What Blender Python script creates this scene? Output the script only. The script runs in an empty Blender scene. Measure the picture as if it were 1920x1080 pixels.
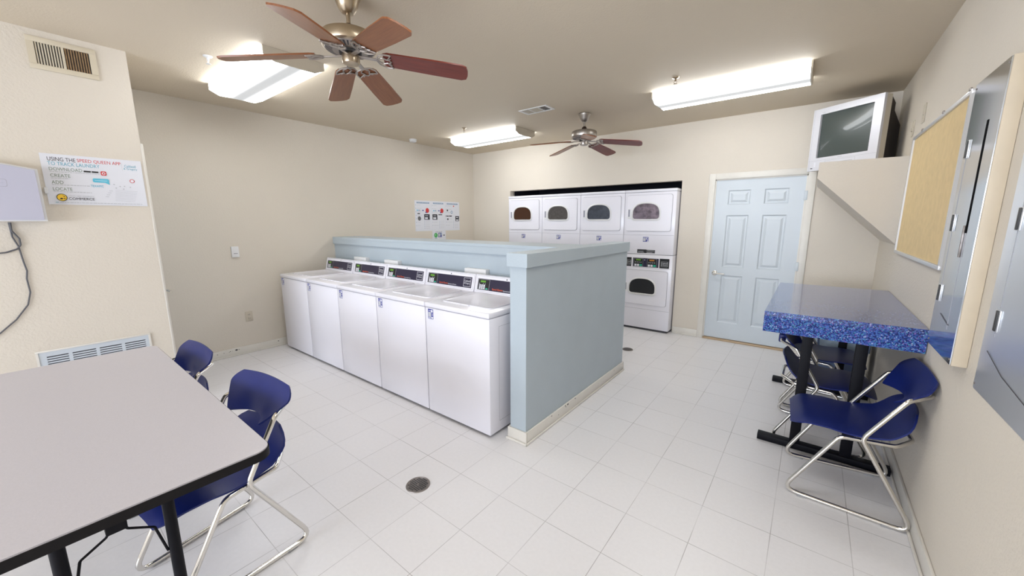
import bpy, bmesh, math, random
from mathutils import Vector, Matrix
random.seed(7)
R = math.radians
sc = bpy.context.scene
COL = sc.collection

# ------------------------------------------------------------------ camera
XA, XD, XC, YB, H = -5.076, -4.031, 0.5385, 5.3446, 2.719
YF = -4.2
cam_d = bpy.data.cameras.new('camera')
cam = bpy.data.objects.new('camera', cam_d); COL.objects.link(cam)
cam_d.sensor_fit = 'HORIZONTAL'; cam_d.sensor_width = 36.0
cam_d.lens = 716.55 / 1920 * 36.0
cam_d.clip_start = 0.02
cx = Vector((0.78864241, 0.61484661, -0.00260747)); cu = Vector((-0.10414873, 0.13776509, 0.98497402)); cf = Vector((-0.60596716, 0.77652072, -0.17268289))
cam.matrix_world = Matrix(((cx.x, cu.x, -cf.x, 0), (cx.y, cu.y, -cf.y, 0), (cx.z, cu.z, -cf.z, 1.5132), (0, 0, 0, 1)))
sc.camera = cam

# ------------------------------------------------------------------ world, light, exposure
w = bpy.data.worlds.new('world'); sc.world = w; w.use_nodes = True
bg = w.node_tree.nodes['Background']; bg.inputs[0].default_value = (0.75, 0.86, 1.0, 1); bg.inputs[1].default_value = 1.2
sc.view_settings.view_transform = 'Standard'
try: sc.view_settings.look = 'None'
except Exception: pass
sc.view_settings.gamma = 1.0
sc.view_settings.exposure = 0.0
sc.view_settings.use_curve_mapping = False
LAMP = 15.0          # emission strength of the fluorescent lenses
DAY = 290.0         # daylight lamp outside the unseen window behind the camera
def area(name, loc, rot, sx, sy, power, color):
    d = bpy.data.lights.new(name, 'AREA'); d.shape = 'RECTANGLE'; d.size = sx; d.size_y = sy
    d.energy = power; d.color = color
    o = bpy.data.objects.new(name, d); COL.objects.link(o); o.location = loc; o.rotation_euler = rot
    return o
area('daylight', (-1.65, YF - 0.35, 1.5), (R(90), 0, 0), 3.8, 1.7, DAY, (0.80, 0.87, 1.0))

# ------------------------------------------------------------------ materials
MATS = {}
def srgb(r, g, b):
    f = lambda c: (c / 255 / 12.92) if c / 255 <= 0.04045 else ((c / 255 + 0.055) / 1.055) ** 2.4
    return (f(r), f(g), f(b), 1)
def mat(name, col, rough=0.5, metal=0.0, spec=0.5, coat=0.0, emit=None, es=0.0, noise=0.0, nscale=8.0, bump=0.0, bscale=200.0, trans=0.0):
    if name in MATS: return MATS[name]
    m = bpy.data.materials.new(name); m.use_nodes = True
    nt = m.node_tree; b = nt.nodes['Principled BSDF']
    b.inputs['Base Color'].default_value = col; b.inputs['Roughness'].default_value = rough
    b.inputs['Metallic'].default_value = metal; b.inputs['Specular IOR Level'].default_value = spec
    b.inputs['Coat Weight'].default_value = coat; b.inputs['Transmission Weight'].default_value = trans
    if emit: b.inputs['Emission Color'].default_value = emit; b.inputs['Emission Strength'].default_value = es
    tc = nt.nodes.new('ShaderNodeTexCoord')
    if noise > 0:
        n = nt.nodes.new('ShaderNodeTexNoise'); n.inputs['Scale'].default_value = nscale; n.inputs['Detail'].default_value = 4
        mx = nt.nodes.new('ShaderNodeMix'); mx.data_type = 'RGBA'; mx.blend_type = 'MULTIPLY'
        mx.inputs['Factor'].default_value = 1.0
        mx.inputs[6].default_value = col
        rp = nt.nodes.new('ShaderNodeMapRange'); rp.inputs['From Min'].default_value = 0.3; rp.inputs['From Max'].default_value = 0.7
        rp.inputs['To Min'].default_value = 1 - noise; rp.inputs['To Max'].default_value = 1 + noise * 0.3
        nt.links.new(tc.outputs['Object'], n.inputs['Vector']); nt.links.new(n.outputs['Fac'], rp.inputs['Value'])
        nt.links.new(rp.outputs['Result'], mx.inputs[7]); nt.links.new(mx.outputs[2], b.inputs['Base Color'])
    if bump > 0:
        n2 = nt.nodes.new('ShaderNodeTexNoise'); n2.inputs['Scale'].default_value = bscale; n2.inputs['Detail'].default_value = 3
        bp = nt.nodes.new('ShaderNodeBump'); bp.inputs['Strength'].default_value = bump; bp.inputs['Distance'].default_value = 0.004
        nt.links.new(tc.outputs['Object'], n2.inputs['Vector']); nt.links.new(n2.outputs['Fac'], bp.inputs['Height']); nt.links.new(bp.outputs['Normal'], b.inputs['Normal'])
    MATS[name] = m
    return m
WALL = mat('wall paint', (0.70, 0.642, 0.555, 1), 0.65, spec=0.3, noise=0.03, nscale=1.2, bump=0.6, bscale=75)
CEIL = mat('ceiling paint', (0.66, 0.575, 0.45, 1), 0.7, spec=0.3, noise=0.03, nscale=1.0, bump=0.3, bscale=90)
TRIM = mat('white trim paint', (0.74, 0.71, 0.65, 1), 0.35, noise=0.04, nscale=9)
BLUEP = mat('pale blue paint', (0.455, 0.525, 0.575, 1), 0.42, noise=0.03, nscale=5, bump=0.2, bscale=90)
DOORP = mat('blue door paint', (0.60, 0.655, 0.70, 1), 0.35, noise=0.03, nscale=4)
WHITE = mat('white enamel', (0.82, 0.81, 0.87, 1), 0.24, coat=0.15, noise=0.015, nscale=4)
WHITE2 = mat('white plastic', (0.78, 0.78, 0.78, 1), 0.4)
SEAM = mat('dark seam', (0.06, 0.06, 0.07, 1), 0.7)
GREYSEAM = mat('grey seam', (0.36, 0.36, 0.39, 1), 0.6)
BLACK = mat('black plastic', (0.012, 0.012, 0.014, 1), 0.35)
BLACKM = mat('black painted steel', (0.005, 0.005, 0.008, 1), 0.5, spec=0.15, noise=0.1, nscale=30)
NAVY = mat('dark navy panel', (0.022, 0.018, 0.045, 1), 0.3)
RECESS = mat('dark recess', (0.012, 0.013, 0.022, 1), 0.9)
CHROME = mat('chrome tube', (0.74, 0.72, 0.68, 1), 0.16, metal=1.0)
STEEL = mat('stainless steel', (0.64, 0.67, 0.71, 1), 0.12, metal=1.0, noise=0.05, nscale=3)
STEEL2 = mat('dull stainless steel', (0.74, 0.77, 0.81, 1), 0.34, metal=0.8, noise=0.05, nscale=3)
NICKEL = mat('brushed nickel', (0.46, 0.38, 0.28, 1), 0.28, metal=1.0)
ALU = mat('aluminium frame', (0.68, 0.69, 0.71, 1), 0.35, metal=0.7)
BLUE = mat('blue moulded plastic', (0.006, 0.015, 0.125, 1), 0.40, spec=0.35, noise=0.05, nscale=12, bump=0.08, bscale=500)
LAMTOP = mat('grey laminate', (0.54, 0.52, 0.56, 1), 0.42, noise=0.05, nscale=240)
RUBBER = mat('black rubber edge', (0.008, 0.007, 0.008, 1), 0.6, spec=0.2)
CORK = mat('tan cork', (0.76, 0.58, 0.31, 1), 0.85, noise=0.08, nscale=22, bump=0.2, bscale=300)
GLASSK = mat('dark screen glass', (0.055, 0.070, 0.066, 1), 0.30, spec=0.5, coat=0.35)
SILVER = mat('silver plastic', (0.66, 0.66, 0.70, 1), 0.32, metal=0.15)
CREAMB = mat('beige plastic', (0.58, 0.52, 0.42, 1), 0.5)
PAPER = mat('white paper', (0.74, 0.75, 0.80, 1), 0.5)
INK = mat('black ink', (0.02, 0.02, 0.03, 1), 0.6)
INKG = mat('grey green ink', (0.20, 0.27, 0.20, 1), 0.6)
INKL = mat('light grey ink', (0.52, 0.53, 0.56, 1), 0.6)
INKR = mat('red ink', (0.62, 0.05, 0.045, 1), 0.6)
INKO = mat('orange ink', (0.85, 0.13, 0.02, 1), 0.5)
INKT = mat('teal ink', (0.08, 0.38, 0.50, 1), 0.6)
INKC = mat('cyan ink', (0.12, 0.52, 0.68, 1), 0.6)
INKB = mat('blue ink', (0.05, 0.06, 0.30, 1), 0.5)
INKY = mat('yellow ink', (0.85, 0.55, 0.04, 1), 0.5)
INKGN = mat('green ink', (0.08, 0.42, 0.12, 1), 0.5)
INKS = mat('steel blue ink', (0.22, 0.32, 0.46, 1), 0.5)
PLASTG = mat('green button', (0.02, 0.42, 0.26, 1), 0.4)
LED = mat('lit green display', (0.05, 0.2, 0.02, 1), 0.4, emit=(0.30, 0.55, 0.05, 1), es=0.28)
LEDO = mat('lit amber display', (0.2, 0.1, 0.02, 1), 0.4, emit=(0.8, 0.30, 0.05, 1), es=0.35)
LENS = mat('lit fluorescent lens', (0.9, 0.9, 0.9, 1), 0.4, emit=(0.955, 0.98, 1.0, 1), es=LAMP)
GRILLE = mat('pale blue grille metal', (0.56, 0.61, 0.66, 1), 0.45)
CASTG = mat('cast drain metal', (0.30, 0.27, 0.25, 1), 0.4, metal=0.8, noise=0.3, nscale=40)
BOXW = mat('lilac white plastic', (0.50, 0.50, 0.60, 1), 0.35)
CABLE = mat('grey cable', (0.10, 0.10, 0.11, 1), 0.6)
BAGP = mat('pale blue plastic sheet', (0.42, 0.53, 0.64, 1), 0.3, noise=0.25, nscale=14, bump=0.8, bscale=18)
BINB = mat('slate blue plastic', (0.12, 0.17, 0.30, 1), 0.5)
GLASS = mat('clear glass', (1, 1, 1, 1), 0.0, trans=1.0)

def lens_pattern(m):
    nt = m.node_tree; b = nt.nodes['Principled BSDF']; tc = nt.nodes.new('ShaderNodeTexCoord'); sx = nt.nodes.new('ShaderNodeSeparateXYZ')
    ab = nt.nodes.new('ShaderNodeMath'); ab.operation = 'ABSOLUTE'; mr = nt.nodes.new('ShaderNodeMapRange'); mr.interpolation_type = 'SMOOTHSTEP'
    mr.inputs['From Min'].default_value = 0.0; mr.inputs['From Max'].default_value = 0.12; mr.inputs['To Min'].default_value = 0.74; mr.inputs['To Max'].default_value = LAMP
    nt.links.new(tc.outputs['Object'], sx.inputs[0]); nt.links.new(sx.outputs[1], ab.inputs[0]); nt.links.new(ab.outputs[0], mr.inputs[0]); 
    mr.inputs['To Min'].default_value = 0.0; mr.inputs['To Max'].default_value = 1.0; mr.inputs['From Min'].default_value = 0.005
    pw = nt.nodes.new('ShaderNodeMath'); pw.operation = 'POWER'; pw.inputs[1].default_value = 3.0
    ma = nt.nodes.new('ShaderNodeMath'); ma.operation = 'MULTIPLY_ADD'; ma.inputs[1].default_value = LAMP; ma.inputs[2].default_value = 0.62
    nt.links.new(mr.outputs[0], pw.inputs[0]); nt.links.new(pw.outputs[0], ma.inputs[0]); nt.links.new(ma.outputs[0], b.inputs['Emission Strength'])
    b.inputs['Base Color'].default_value = (0.05, 0.05, 0.05, 1)
lens_pattern(LENS)   # two tubes sit behind the lens, so its middle strip glows less
def wood(name, c1, c2):
    m = bpy.data.materials.new(name); m.use_nodes = True; nt = m.node_tree; b = nt.nodes['Principled BSDF']
    tc = nt.nodes.new('ShaderNodeTexCoord'); mp = nt.nodes.new('ShaderNodeMapping'); mp.inputs['Scale'].default_value = (3, 45, 45)
    n = nt.nodes.new('ShaderNodeTexNoise'); n.inputs['Scale'].default_value = 2.0; n.inputs['Detail'].default_value = 6
    cr = nt.nodes.new('ShaderNodeValToRGB'); cr.color_ramp.elements[0].position = 0.3; cr.color_ramp.elements[0].color = c1
    cr.color_ramp.elements[1].position = 0.7; cr.color_ramp.elements[1].color = c2
    nt.links.new(tc.outputs['Object'], mp.inputs[0]); nt.links.new(mp.outputs[0], n.inputs['Vector']); nt.links.new(n.outputs['Fac'], cr.inputs[0])
    nt.links.new(cr.outputs[0], b.inputs['Base Color']); b.inputs['Roughness'].default_value = 0.32
    return m
WOODM = wood('mahogany blade', (0.11, 0.014, 0.008, 1), (0.19, 0.030, 0.015, 1))
WOODO = wood('oak blade', (0.19, 0.062, 0.020, 1), (0.27, 0.098, 0.034, 1))

def floor_mat():
    m = bpy.data.materials.new('vinyl tile'); m.use_nodes = True; nt = m.node_tree; b = nt.nodes['Principled BSDF']
    L = nt.links.new; N = nt.nodes.new
    g = N('ShaderNodeNewGeometry'); sx = N('ShaderNodeSeparateXYZ'); L(g.outputs['Position'], sx.inputs[0])
    def M(op, a, b_=None, c=None):
        n = N('ShaderNodeMath'); n.operation = op
        for i, v in enumerate((a, b_, c)):
            if v is None: continue
            if isinstance(v, (int, float)): n.inputs[i].default_value = v
            else: L(v, n.inputs[i])
        return n.outputs[0]
    T = 0.3048
    ux = M('DIVIDE', M('SUBTRACT', sx.outputs[0], -1.8403), T); uy = M('DIVIDE', M('SUBTRACT', sx.outputs[1], 1.4573), T)
    fx = M('ABSOLUTE', M('SUBTRACT', M('FRACT', M('ADD', ux, 0.5)), 0.5)); fy = M('ABSOLUTE', M('SUBTRACT', M('FRACT', M('ADD', uy, 0.5)), 0.5))
    d = M('MINIMUM', fx, fy)
    line = N('ShaderNodeMapRange'); line.inputs['From Min'].default_value = 0.003; line.inputs['From Max'].default_value = 0.0065
    line.inputs['To Min'].default_value = 1.0; line.inputs['To Max'].default_value = 0.0; L(d, line.inputs[0])
    nz = N('ShaderNodeTexNoise'); nz.inputs['Scale'].default_value = 2.3; nz.inputs['Detail'].default_value = 2; L(g.outputs['Position'], nz.inputs['Vector'])
    fade = N('ShaderNodeMapRange'); fade.inputs['From Min'].default_value = 0.35; fade.inputs['From Max'].default_value = 0.65
    fade.inputs['To Min'].default_value = 0.18; fade.inputs['To Max'].default_value = 0.75; L(nz.outputs['Fac'], fade.inputs[0])
    lf = M('MULTIPLY', line.outputs[0], fade.outputs[0])
    cell = N('ShaderNodeCombineXYZ'); L(M('FLOOR', ux), cell.inputs[0]); L(M('FLOOR', uy), cell.inputs[1])
    wn = N('ShaderNodeTexWhiteNoise'); L(cell.outputs[0], wn.inputs['Vector'])
    n2 = N('ShaderNodeTexNoise'); n2.inputs['Scale'].default_value = 55; n2.inputs['Detail'].default_value = 4; L(g.outputs['Position'], n2.inputs['Vector'])
    v = M('ADD', M('MULTIPLY', wn.outputs['Value'], 0.018), M('MULTIPLY', n2.outputs['Fac'], 0.08))
    v2 = M('ADD', 0.945, v)
    base = N('ShaderNodeMix'); base.data_type = 'RGBA'; base.blend_type = 'MULTIPLY'; base.inputs[0].default_value = 1
    base.inputs[6].default_value = (0.775, 0.76, 0.77, 1); L(v2, base.inputs[7])
    mx = N('ShaderNodeMix'); mx.data_type = 'RGBA'; L(lf, mx.inputs[0]); L(base.outputs[2], mx.inputs[6]); mx.inputs[7].default_value = (0.20, 0.18, 0.17, 1)
    L(mx.outputs[2], b.inputs['Base Color']); b.inputs['Roughness'].default_value = 0.33; b.inputs['Specular IOR Level'].default_value = 0.4
    return m
FLOOR = floor_mat()

def speckle_mat(gloss):
    m = bpy.data.materials.new('blue speckled laminate'); m.use_nodes = True; nt = m.node_tree; b = nt.nodes['Principled BSDF']
    L = nt.links.new; N = nt.nodes.new
    tc = N('ShaderNodeTexCoord')
    v = N('ShaderNodeTexVoronoi'); v.inputs['Scale'].default_value = 190; L(tc.outputs['Object'], v.inputs['Vector'])
    sp = N('ShaderNodeSeparateColor'); L(v.outputs['Color'], sp.inputs[0])
    cr = N('ShaderNodeValToRGB'); cr.color_ramp.interpolation = 'CONSTANT'
    cols = [(0, (0.010, 0.020, 0.13, 1)), (0.34, (0.030, 0.075, 0.31, 1)), (0.62, (0.06, 0.14, 0.43, 1)), (0.80, (0.06, 0.25, 0.38, 1)), (0.88, (0.17, 0.10, 0.36, 1)), (0.94, (0.28, 0.36, 0.58, 1))]
    e = cr.color_ramp.elements; e[0].position = 0; e[0].color = cols[0][1]; e[1].position = cols[1][0]; e[1].color = cols[1][1]
    for p_, c_ in cols[2:]:
        q = e.new(p_); q.color = c_
    L(sp.outputs[0], cr.inputs[0]); L(cr.outputs[0], b.inputs['Base Color'])
    b.inputs['Roughness'].default_value = 0.25 if gloss else 0.6; b.inputs['Coat Weight'].default_value = 0.9 if gloss else 0.0; b.inputs['Coat Roughness'].default_value = 0.06; b.inputs['Specular IOR Level'].default_value = 0.3 if gloss else 0.25
    return m
SPECK = speckle_mat(True); SPECK2 = speckle_mat(False)

# ------------------------------------------------------------------ mesh builder
class MB:
    def __init__(s, org=(0, 0, 0)): s.v = []; s.f = []; s.m = []; s.org = Vector(org); s.mi = 0
    def add(s, vs, fs):
        n = len(s.v); s.v += [Vector(q) for q in vs]; s.f += [[n + i for i in f] for f in fs]; s.m += [s.mi] * len(fs); return s
    def box(s, x0, x1, y0, y1, z0, z1, bev=0.0, seg=2):
        if bev > 0:
            bm = bmesh.new(); bmesh.ops.create_cube(bm, size=1)
            for q in bm.verts: q.co = Vector(((x0 + x1) / 2 + q.co.x * (x1 - x0), (y0 + y1) / 2 + q.co.y * (y1 - y0), (z0 + z1) / 2 + q.co.z * (z1 - z0)))
            bmesh.ops.bevel(bm, geom=bm.edges[:], offset=bev, segments=seg, profile=0.5, affect='EDGES')
            bm.verts.index_update()
            s.add([q.co.copy() for q in bm.verts], [[q.index for q in f.verts] for f in bm.faces]); bm.free(); return s
        vs = [(x0, y0, z0), (x1, y0, z0), (x1, y1, z0), (x0, y1, z0), (x0, y0, z1), (x1, y0, z1), (x1, y1, z1), (x0, y1, z1)]
        return s.add(vs, [(3, 2, 1, 0), (4, 5, 6, 7), (0, 1, 5, 4), (1, 2, 6, 5), (2, 3, 7, 6), (3, 0, 4, 7)])
    def prism(s, poly, a, b):
        """poly: points at end a; same count of points at end b"""
        n = len(a); return s.add(list(a) + list(b), [list(range(n))[::-1], list(range(n, 2 * n))] + [(i, (i + 1) % n, n + (i + 1) % n, n + i) for i in range(n)])
    def ext(s, pts, axis, c0, c1):
        def P(p, c):
            if axis == 'x': return (c, p[0], p[1])
            if axis == 'y': return (p[0], c, p[1])
            return (p[0], p[1], c)
        return s.prism(None, [P(p, c0) for p in pts], [P(p, c1) for p in pts])
    def lathe(s, prof, c=(0, 0, 0), n=32, axis='z'):
        vs = []; fs = []
        for r, z in prof:
            for k in range(n):
                a = 2 * math.pi * k / n; q = (r * math.cos(a), r * math.sin(a), z)
                if axis == 'y': q = (q[0], q[2], q[1])
                if axis == 'x': q = (q[2], q[0], q[1])
                vs.append((c[0] + q[0], c[1] + q[1], c[2] + q[2]))
        for i in range(len(prof) - 1):
            for k in range(n): fs.append((i * n + k, i * n + (k + 1) % n, (i + 1) * n + (k + 1) % n, (i + 1) * n + k))
        fs.append(list(range(n))[::-1]); fs.append([(len(prof) - 1) * n + k for k in range(n)])
        return s.add(vs, fs)
    def tube(s, pts, r, n=12, closed=False, cap=True):
        P = [Vector(p) for p in pts]; N = len(P); vs = []; fs = []
        prev = None
        for i in range(N):
            if closed: t = (P[(i + 1) % N] - P[i - 1]).normalized()
            else: t = (P[min(i + 1, N - 1)] - P[max(i - 1, 0)]).normalized()
            if prev is None:
                up = Vector((0, 0, 1)) if abs(t.z) < 0.9 else Vector((1, 0, 0)); u = t.cross(up).normalized()
            else:
                u = (prev - t * prev.dot(t)).normalized()
            prev = u; v = t.cross(u)
            for k in range(n):
                a = 2 * math.pi * k / n; vs.append(P[i] + (u * math.cos(a) + v * math.sin(a)) * r)
        off = 0
        if closed:   # match the frame at the seam
            best = 1e9
            for o_ in range(n):
                d = sum((vs[(N - 1) * n + k] - vs[(k + o_) % n]).length for k in range(n))
                if d < best: best = d; off = o_
        for i in range(N - 1 + (1 if closed else 0)):
            j = (i + 1) % N; o_ = off if j == 0 and closed else 0
            for k in range(n): fs.append((i * n + k, i * n + (k + 1) % n, j * n + (k + 1 + o_) % n, j * n + (k + o_) % n))
        if not closed and cap: fs += [list(range(n))[::-1], [(N - 1) * n + k for k in range(n)]]
        return s.add(vs, fs)
    def shell(s, fn, nu, nv, th):
        P = [[Vector(fn(-1 + 2 * i / nu, j / nv)) for i in range(nu + 1)] for j in range(nv + 1)]
        vs = []; 
        def nrm(j, i):
            a = P[j][min(i + 1, nu)] - P[j][max(i - 1, 0)]; b = P[min(j + 1, nv)][i] - P[max(j - 1, 0)][i]
            c = a.cross(b); return c.normalized() if c.length > 1e-9 else Vector((0, 0, 1))
        for j in range(nv + 1):
            for i in range(nu + 1): vs.append(P[j][i] + nrm(j, i) * th / 2)
        m = len(vs)
        for j in range(nv + 1):
            for i in range(nu + 1): vs.append(P[j][i] - nrm(j, i) * th / 2)
        W = nu + 1; fs = []
        for j in range(nv):
            for i in range(nu):
                a = j * W + i; fs.append((a, a + 1, a + W + 1, a + W)); fs.append((m + a, m + a + W, m + a + W + 1, m + a + 1))
        rim = [i for i in range(W)] + [j * W + nu for j in range(1, nv + 1)] + [nv * W + i for i in range(nu - 1, -1, -1)] + [j * W for j in range(nv - 1, 0, -1)]
        for k in range(len(rim)):
            a, b = rim[k], rim[(k + 1) % len(rim)]; fs.append((a, m + a, m + b, b))
        return s.add(vs, fs)
    def build(s, name, mats, parent=None, smooth=True, ang=35):
        me = bpy.data.meshes.new(name); me.from_pydata([tuple(q - s.org) for q in s.v], [], s.f)
        if not isinstance(mats, (list, tuple)): mats = [mats]
        for m in mats: me.materials.append(m)
        me.polygons.foreach_set('material_index', s.m); me.update()
        bm = bmesh.new(); bm.from_mesh(me)
        if s.recalc: bmesh.ops.recalc_face_normals(bm, faces=bm.faces[:])
        bm.to_mesh(me); bm.free()
        if smooth:
            me.polygons.foreach_set('use_smooth', [True] * len(me.polygons)); me.set_sharp_from_angle(angle=R(ang))
        o = bpy.data.objects.new(name, me); COL.objects.link(o)
        if parent: o.parent = parent
        else: o.location = s.org
        return o
    recalc = True

def tag(o, label, cat, group=None):
    o['label'] = label; o['category'] = cat
    if group: o['group'] = group
    return o
def struct(o): o['kind'] = 'structure'; return o
def thing(name, label, cat, loc, rz=0.0, group=None):
    o = bpy.data.objects.new(name, None); COL.objects.link(o); o.empty_display_size = 0.1
    o.location = loc; o.rotation_euler = (0, 0, rz); return tag(o, label, cat, group)

def fillet(pts, rads, closed=False, n=6):
    out = []; N = len(pts); P = [Vector(p) for p in pts]
    for i in range(N):
        if not closed and i in (0, N - 1): out.append(P[i]); continue
        a, b, c = P[i - 1], P[i], P[(i + 1) % N]; r = rads[i] if isinstance(rads, (list, tuple)) else rads
        u = (a - b).normalized(); v = (c - b).normalized(); th = u.angle(v)
        if r <= 0 or th > math.pi - 0.05: out.append(b); continue
        d = min(r / math.tan(th / 2), (a - b).length * 0.48, (c - b).length * 0.48)
        for k in range(n + 1):
            t = k / n; out.append((b + u * d) * (1 - t) ** 2 + b * 2 * t * (1 - t) + (b + v * d) * t ** 2)
    return out
def rrect(x0, x1, y0, y1, r, n=5):
    pts = []
    for cx_, cy_, a0 in ((x1 - r, y1 - r, 0), (x0 + r, y1 - r, 90), (x0 + r, y0 + r, 180), (x1 - r, y0 + r, 270)):
        for k in range(n + 1):
            a = R(a0 + 90 * k / n); pts.append((cx_ + r * math.cos(a), cy_ + r * math.sin(a)))
    return pts

# text as flat mesh, cached
TX = {}
def text_mesh(txt):
    if txt in TX: return TX[txt]
    cu_ = bpy.data.curves.new('t', 'FONT'); cu_.body = txt; cu_.size = 1.0; cu_.resolution_u = 3
    ob = bpy.data.objects.new('t', cu_); COL.objects.link(ob); bpy.context.view_layer.update()
    me = ob.evaluated_get(bpy.context.evaluated_depsgraph_get()).to_mesh()
    vs = [q.co.copy() for q in me.vertices]; fs = [list(q.vertices) for q in me.polygons]
    COL.objects.unlink(ob); bpy.data.objects.remove(ob); bpy.data.curves.remove(cu_)
    if vs:
        x0 = min(q.x for q in vs); x1 = max(q.x for q in vs); y0 = min(q.y for q in vs); y1 = max(q.y for q in vs)
        vs = [((q.x - x0) / (x1 - x0), (q.y - y0) / (y1 - y0)) for q in vs]
    TX[txt] = (vs, fs); return TX[txt]
class Decal:
    """flat printed marks on a plane given by origin o, right u, up v"""
    def __init__(s, o, u, v): s.o = Vector(o); s.u = Vector(u).normalized(); s.v = Vector(v).normalized(); s.n = s.u.cross(s.v); s.mb = MB(); s.mb.recalc = False; s.mats = []; s.k = 0
    def _m(s, m):
        if m not in s.mats: s.mats.append(m)
        s.mb.mi = s.mats.index(m); s.k += 1
        return 0.0004 + s.k * 0.00003
    def pt(s, x, y, h): return s.o + s.u * x + s.v * y + s.n * h
    def rect(s, x0, x1, y0, y1, m, r=0):
        h = s._m(m); pts = rrect(x0, x1, y0, y1, r) if r else [(x0, y0), (x1, y0), (x1, y1), (x0, y1)]
        s.mb.add([s.pt(*p, h) for p in pts], [list(range(len(pts)))]); return s
    def poly(s, pts, m):
        h = s._m(m); s.mb.add([s.pt(*p, h) for p in pts], [list(range(len(pts)))]); return s
    def disc(s, x, y, r, m, ry=None, n=20):
        return s.poly([(x + r * math.cos(2 * math.pi * k / n), y + (ry or r) * math.sin(2 * math.pi * k / n)) for k in range(n)], m)
    def text(s, txt, x0, x1, y0, y1, m):
        vs, fs = text_mesh(txt); h = s._m(m)
        s.mb.add([s.pt(x0 + a * (x1 - x0), y0 + b * (y1 - y0), h) for a, b in vs], fs); return s
    def frame(s, x0, x1, y0, y1, t, m):
        s.rect(x0, x1, y0, y0 + t, m); s.rect(x0, x1, y1 - t, y1, m); s.rect(x0, x0 + t, y0, y1, m); s.rect(x1 - t, x1, y0, y1, m); return s
    def build(s, name, parent=None): return s.mb.build(name, s.mats, parent, smooth=False)

# ------------------------------------------------------------------ room shell
struct(MB().box(XA - .15, XC + .15, YF - .15, YB + .95, -.12, 0).build('floor', FLOOR, smooth=False))
struct(MB().box(XA - .15, XC + .15, YF - .15, YB + .95, H, H + .12).build('ceiling', CEIL, smooth=False))
struct(MB().box(XA - .12, XA, YF, YB + .12, 0, H).build('wall_left', WALL, smooth=False))
struct(MB().box(XC, XC + .12, YF, YB + .12, 0, H).build('wall_right', WALL, smooth=False))
R0, R1, RH = -4.2037, -1.392, 2.0213
K0, K1, KH = -1.0036, -0.1004, 2.0029
b = MB()
b.box(XA, R0, YB, YB + .12, 0, H).box(R0, R1, YB, YB + .12, RH, H).box(R1, K0, YB, YB + .12, 0, H).box(K0, K1, YB, YB + .12, KH, H).box(K1, XC, YB, YB + .12, 0, H)
struct(b.build('wall_back', WALL, smooth=False))
# service recess behind the dryers; near-black wall colour stands in for its shade
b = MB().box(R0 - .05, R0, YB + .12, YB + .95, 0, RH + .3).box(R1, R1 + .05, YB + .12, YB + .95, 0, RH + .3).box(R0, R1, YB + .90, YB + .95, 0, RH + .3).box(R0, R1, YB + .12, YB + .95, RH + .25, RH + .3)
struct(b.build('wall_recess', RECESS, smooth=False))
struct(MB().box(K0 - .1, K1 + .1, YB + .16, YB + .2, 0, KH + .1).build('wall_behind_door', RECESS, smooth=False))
# deep wall block carrying the vent and the sign, with a side door in its far face
struct(MB().box(XA, XD, YF, .6576, 0, H).build('wall_partition', WALL, smooth=False))
# front wall behind the camera with a wide window
wx0, wx1, wz0, wz1 = -3.6, 0.3, 0.75, 2.25
b = MB().box(XA, wx0, YF - .12, YF, 0, H).box(wx1, XC, YF - .12, YF, 0, H).box(wx0, wx1, YF - .12, YF, 0, wz0).box(wx0, wx1, YF - .12, YF, wz1, H)
struct(b.build('wall_front', WALL, smooth=False))
b = MB().box(wx0, wx1, YF - .10, YF - .04, wz0, wz0 + .05).box(wx0, wx1, YF - .10, YF - .04, wz1 - .05, wz1)
for x in (wx0, -1.675, wx1 - .05): b.box(x, x + .05, YF - .10, YF - .04, wz0 + .05, wz1 - .05)
struct(b.build('window_1', ALU, smooth=False))

def base(name, pts, h=.092, t=.014):
    """pts: list of boxes (x0,x1,y0,y1, dir) where dir is the side facing the room"""
    b = MB()
    for x0, x1, y0, y1, d in pts:
        b.box(x0, x1, y0, y1, 0, h, .004)
        if d == '+x': b.box(x1, x1 + .011, y0, y1, 0, .018, .004)
        if d == '-x': b.box(x0 - .011, x0, y0, y1, 0, .018, .004)
        if d == '+y': b.box(x0, x1, y1, y1 + .011, 0, .018, .004)
        if d == '-y': b.box(x0, x1, y0 - .011, y0, 0, .018, .004)
    return struct(b.build(name, TRIM))
base('baseboard_left', [(XA, XA + .014, .72, 2.59, '+x'), (XA, XA + .014, 3.01, YB, '+x')])
base('baseboard_right', [(XC - .014, XC, YF, YB, '-x')])
base('baseboard_back', [(R1 + .01, K0 - .07, YB - .014, YB, '-y'), (XA + .014, R0 - .01, YB - .014, YB, '-y'), (K1 + .07, XC - .014, YB - .014, YB, '-y')])
base('baseboard_partition', [(XD, XD + .014, YF, .6576, '+x')])
# chips in the paint of the baseboards
d = Decal((XA + .0145, 0, 0), (0, 1, 0), (0, 0, 1))
for y, z, s in ((1.18, .06, .006), (1.24, .062, .005), (1.30, .065, .006), (1.36, .068, .014), (1.385, .068, .006), (1.80, .065, .008), (1.32, .063, .003), (1.29, .06, .004)): d.disc(y, z, s, INK, s * .6, 8)
struct(d.build('trim_3'))

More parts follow.
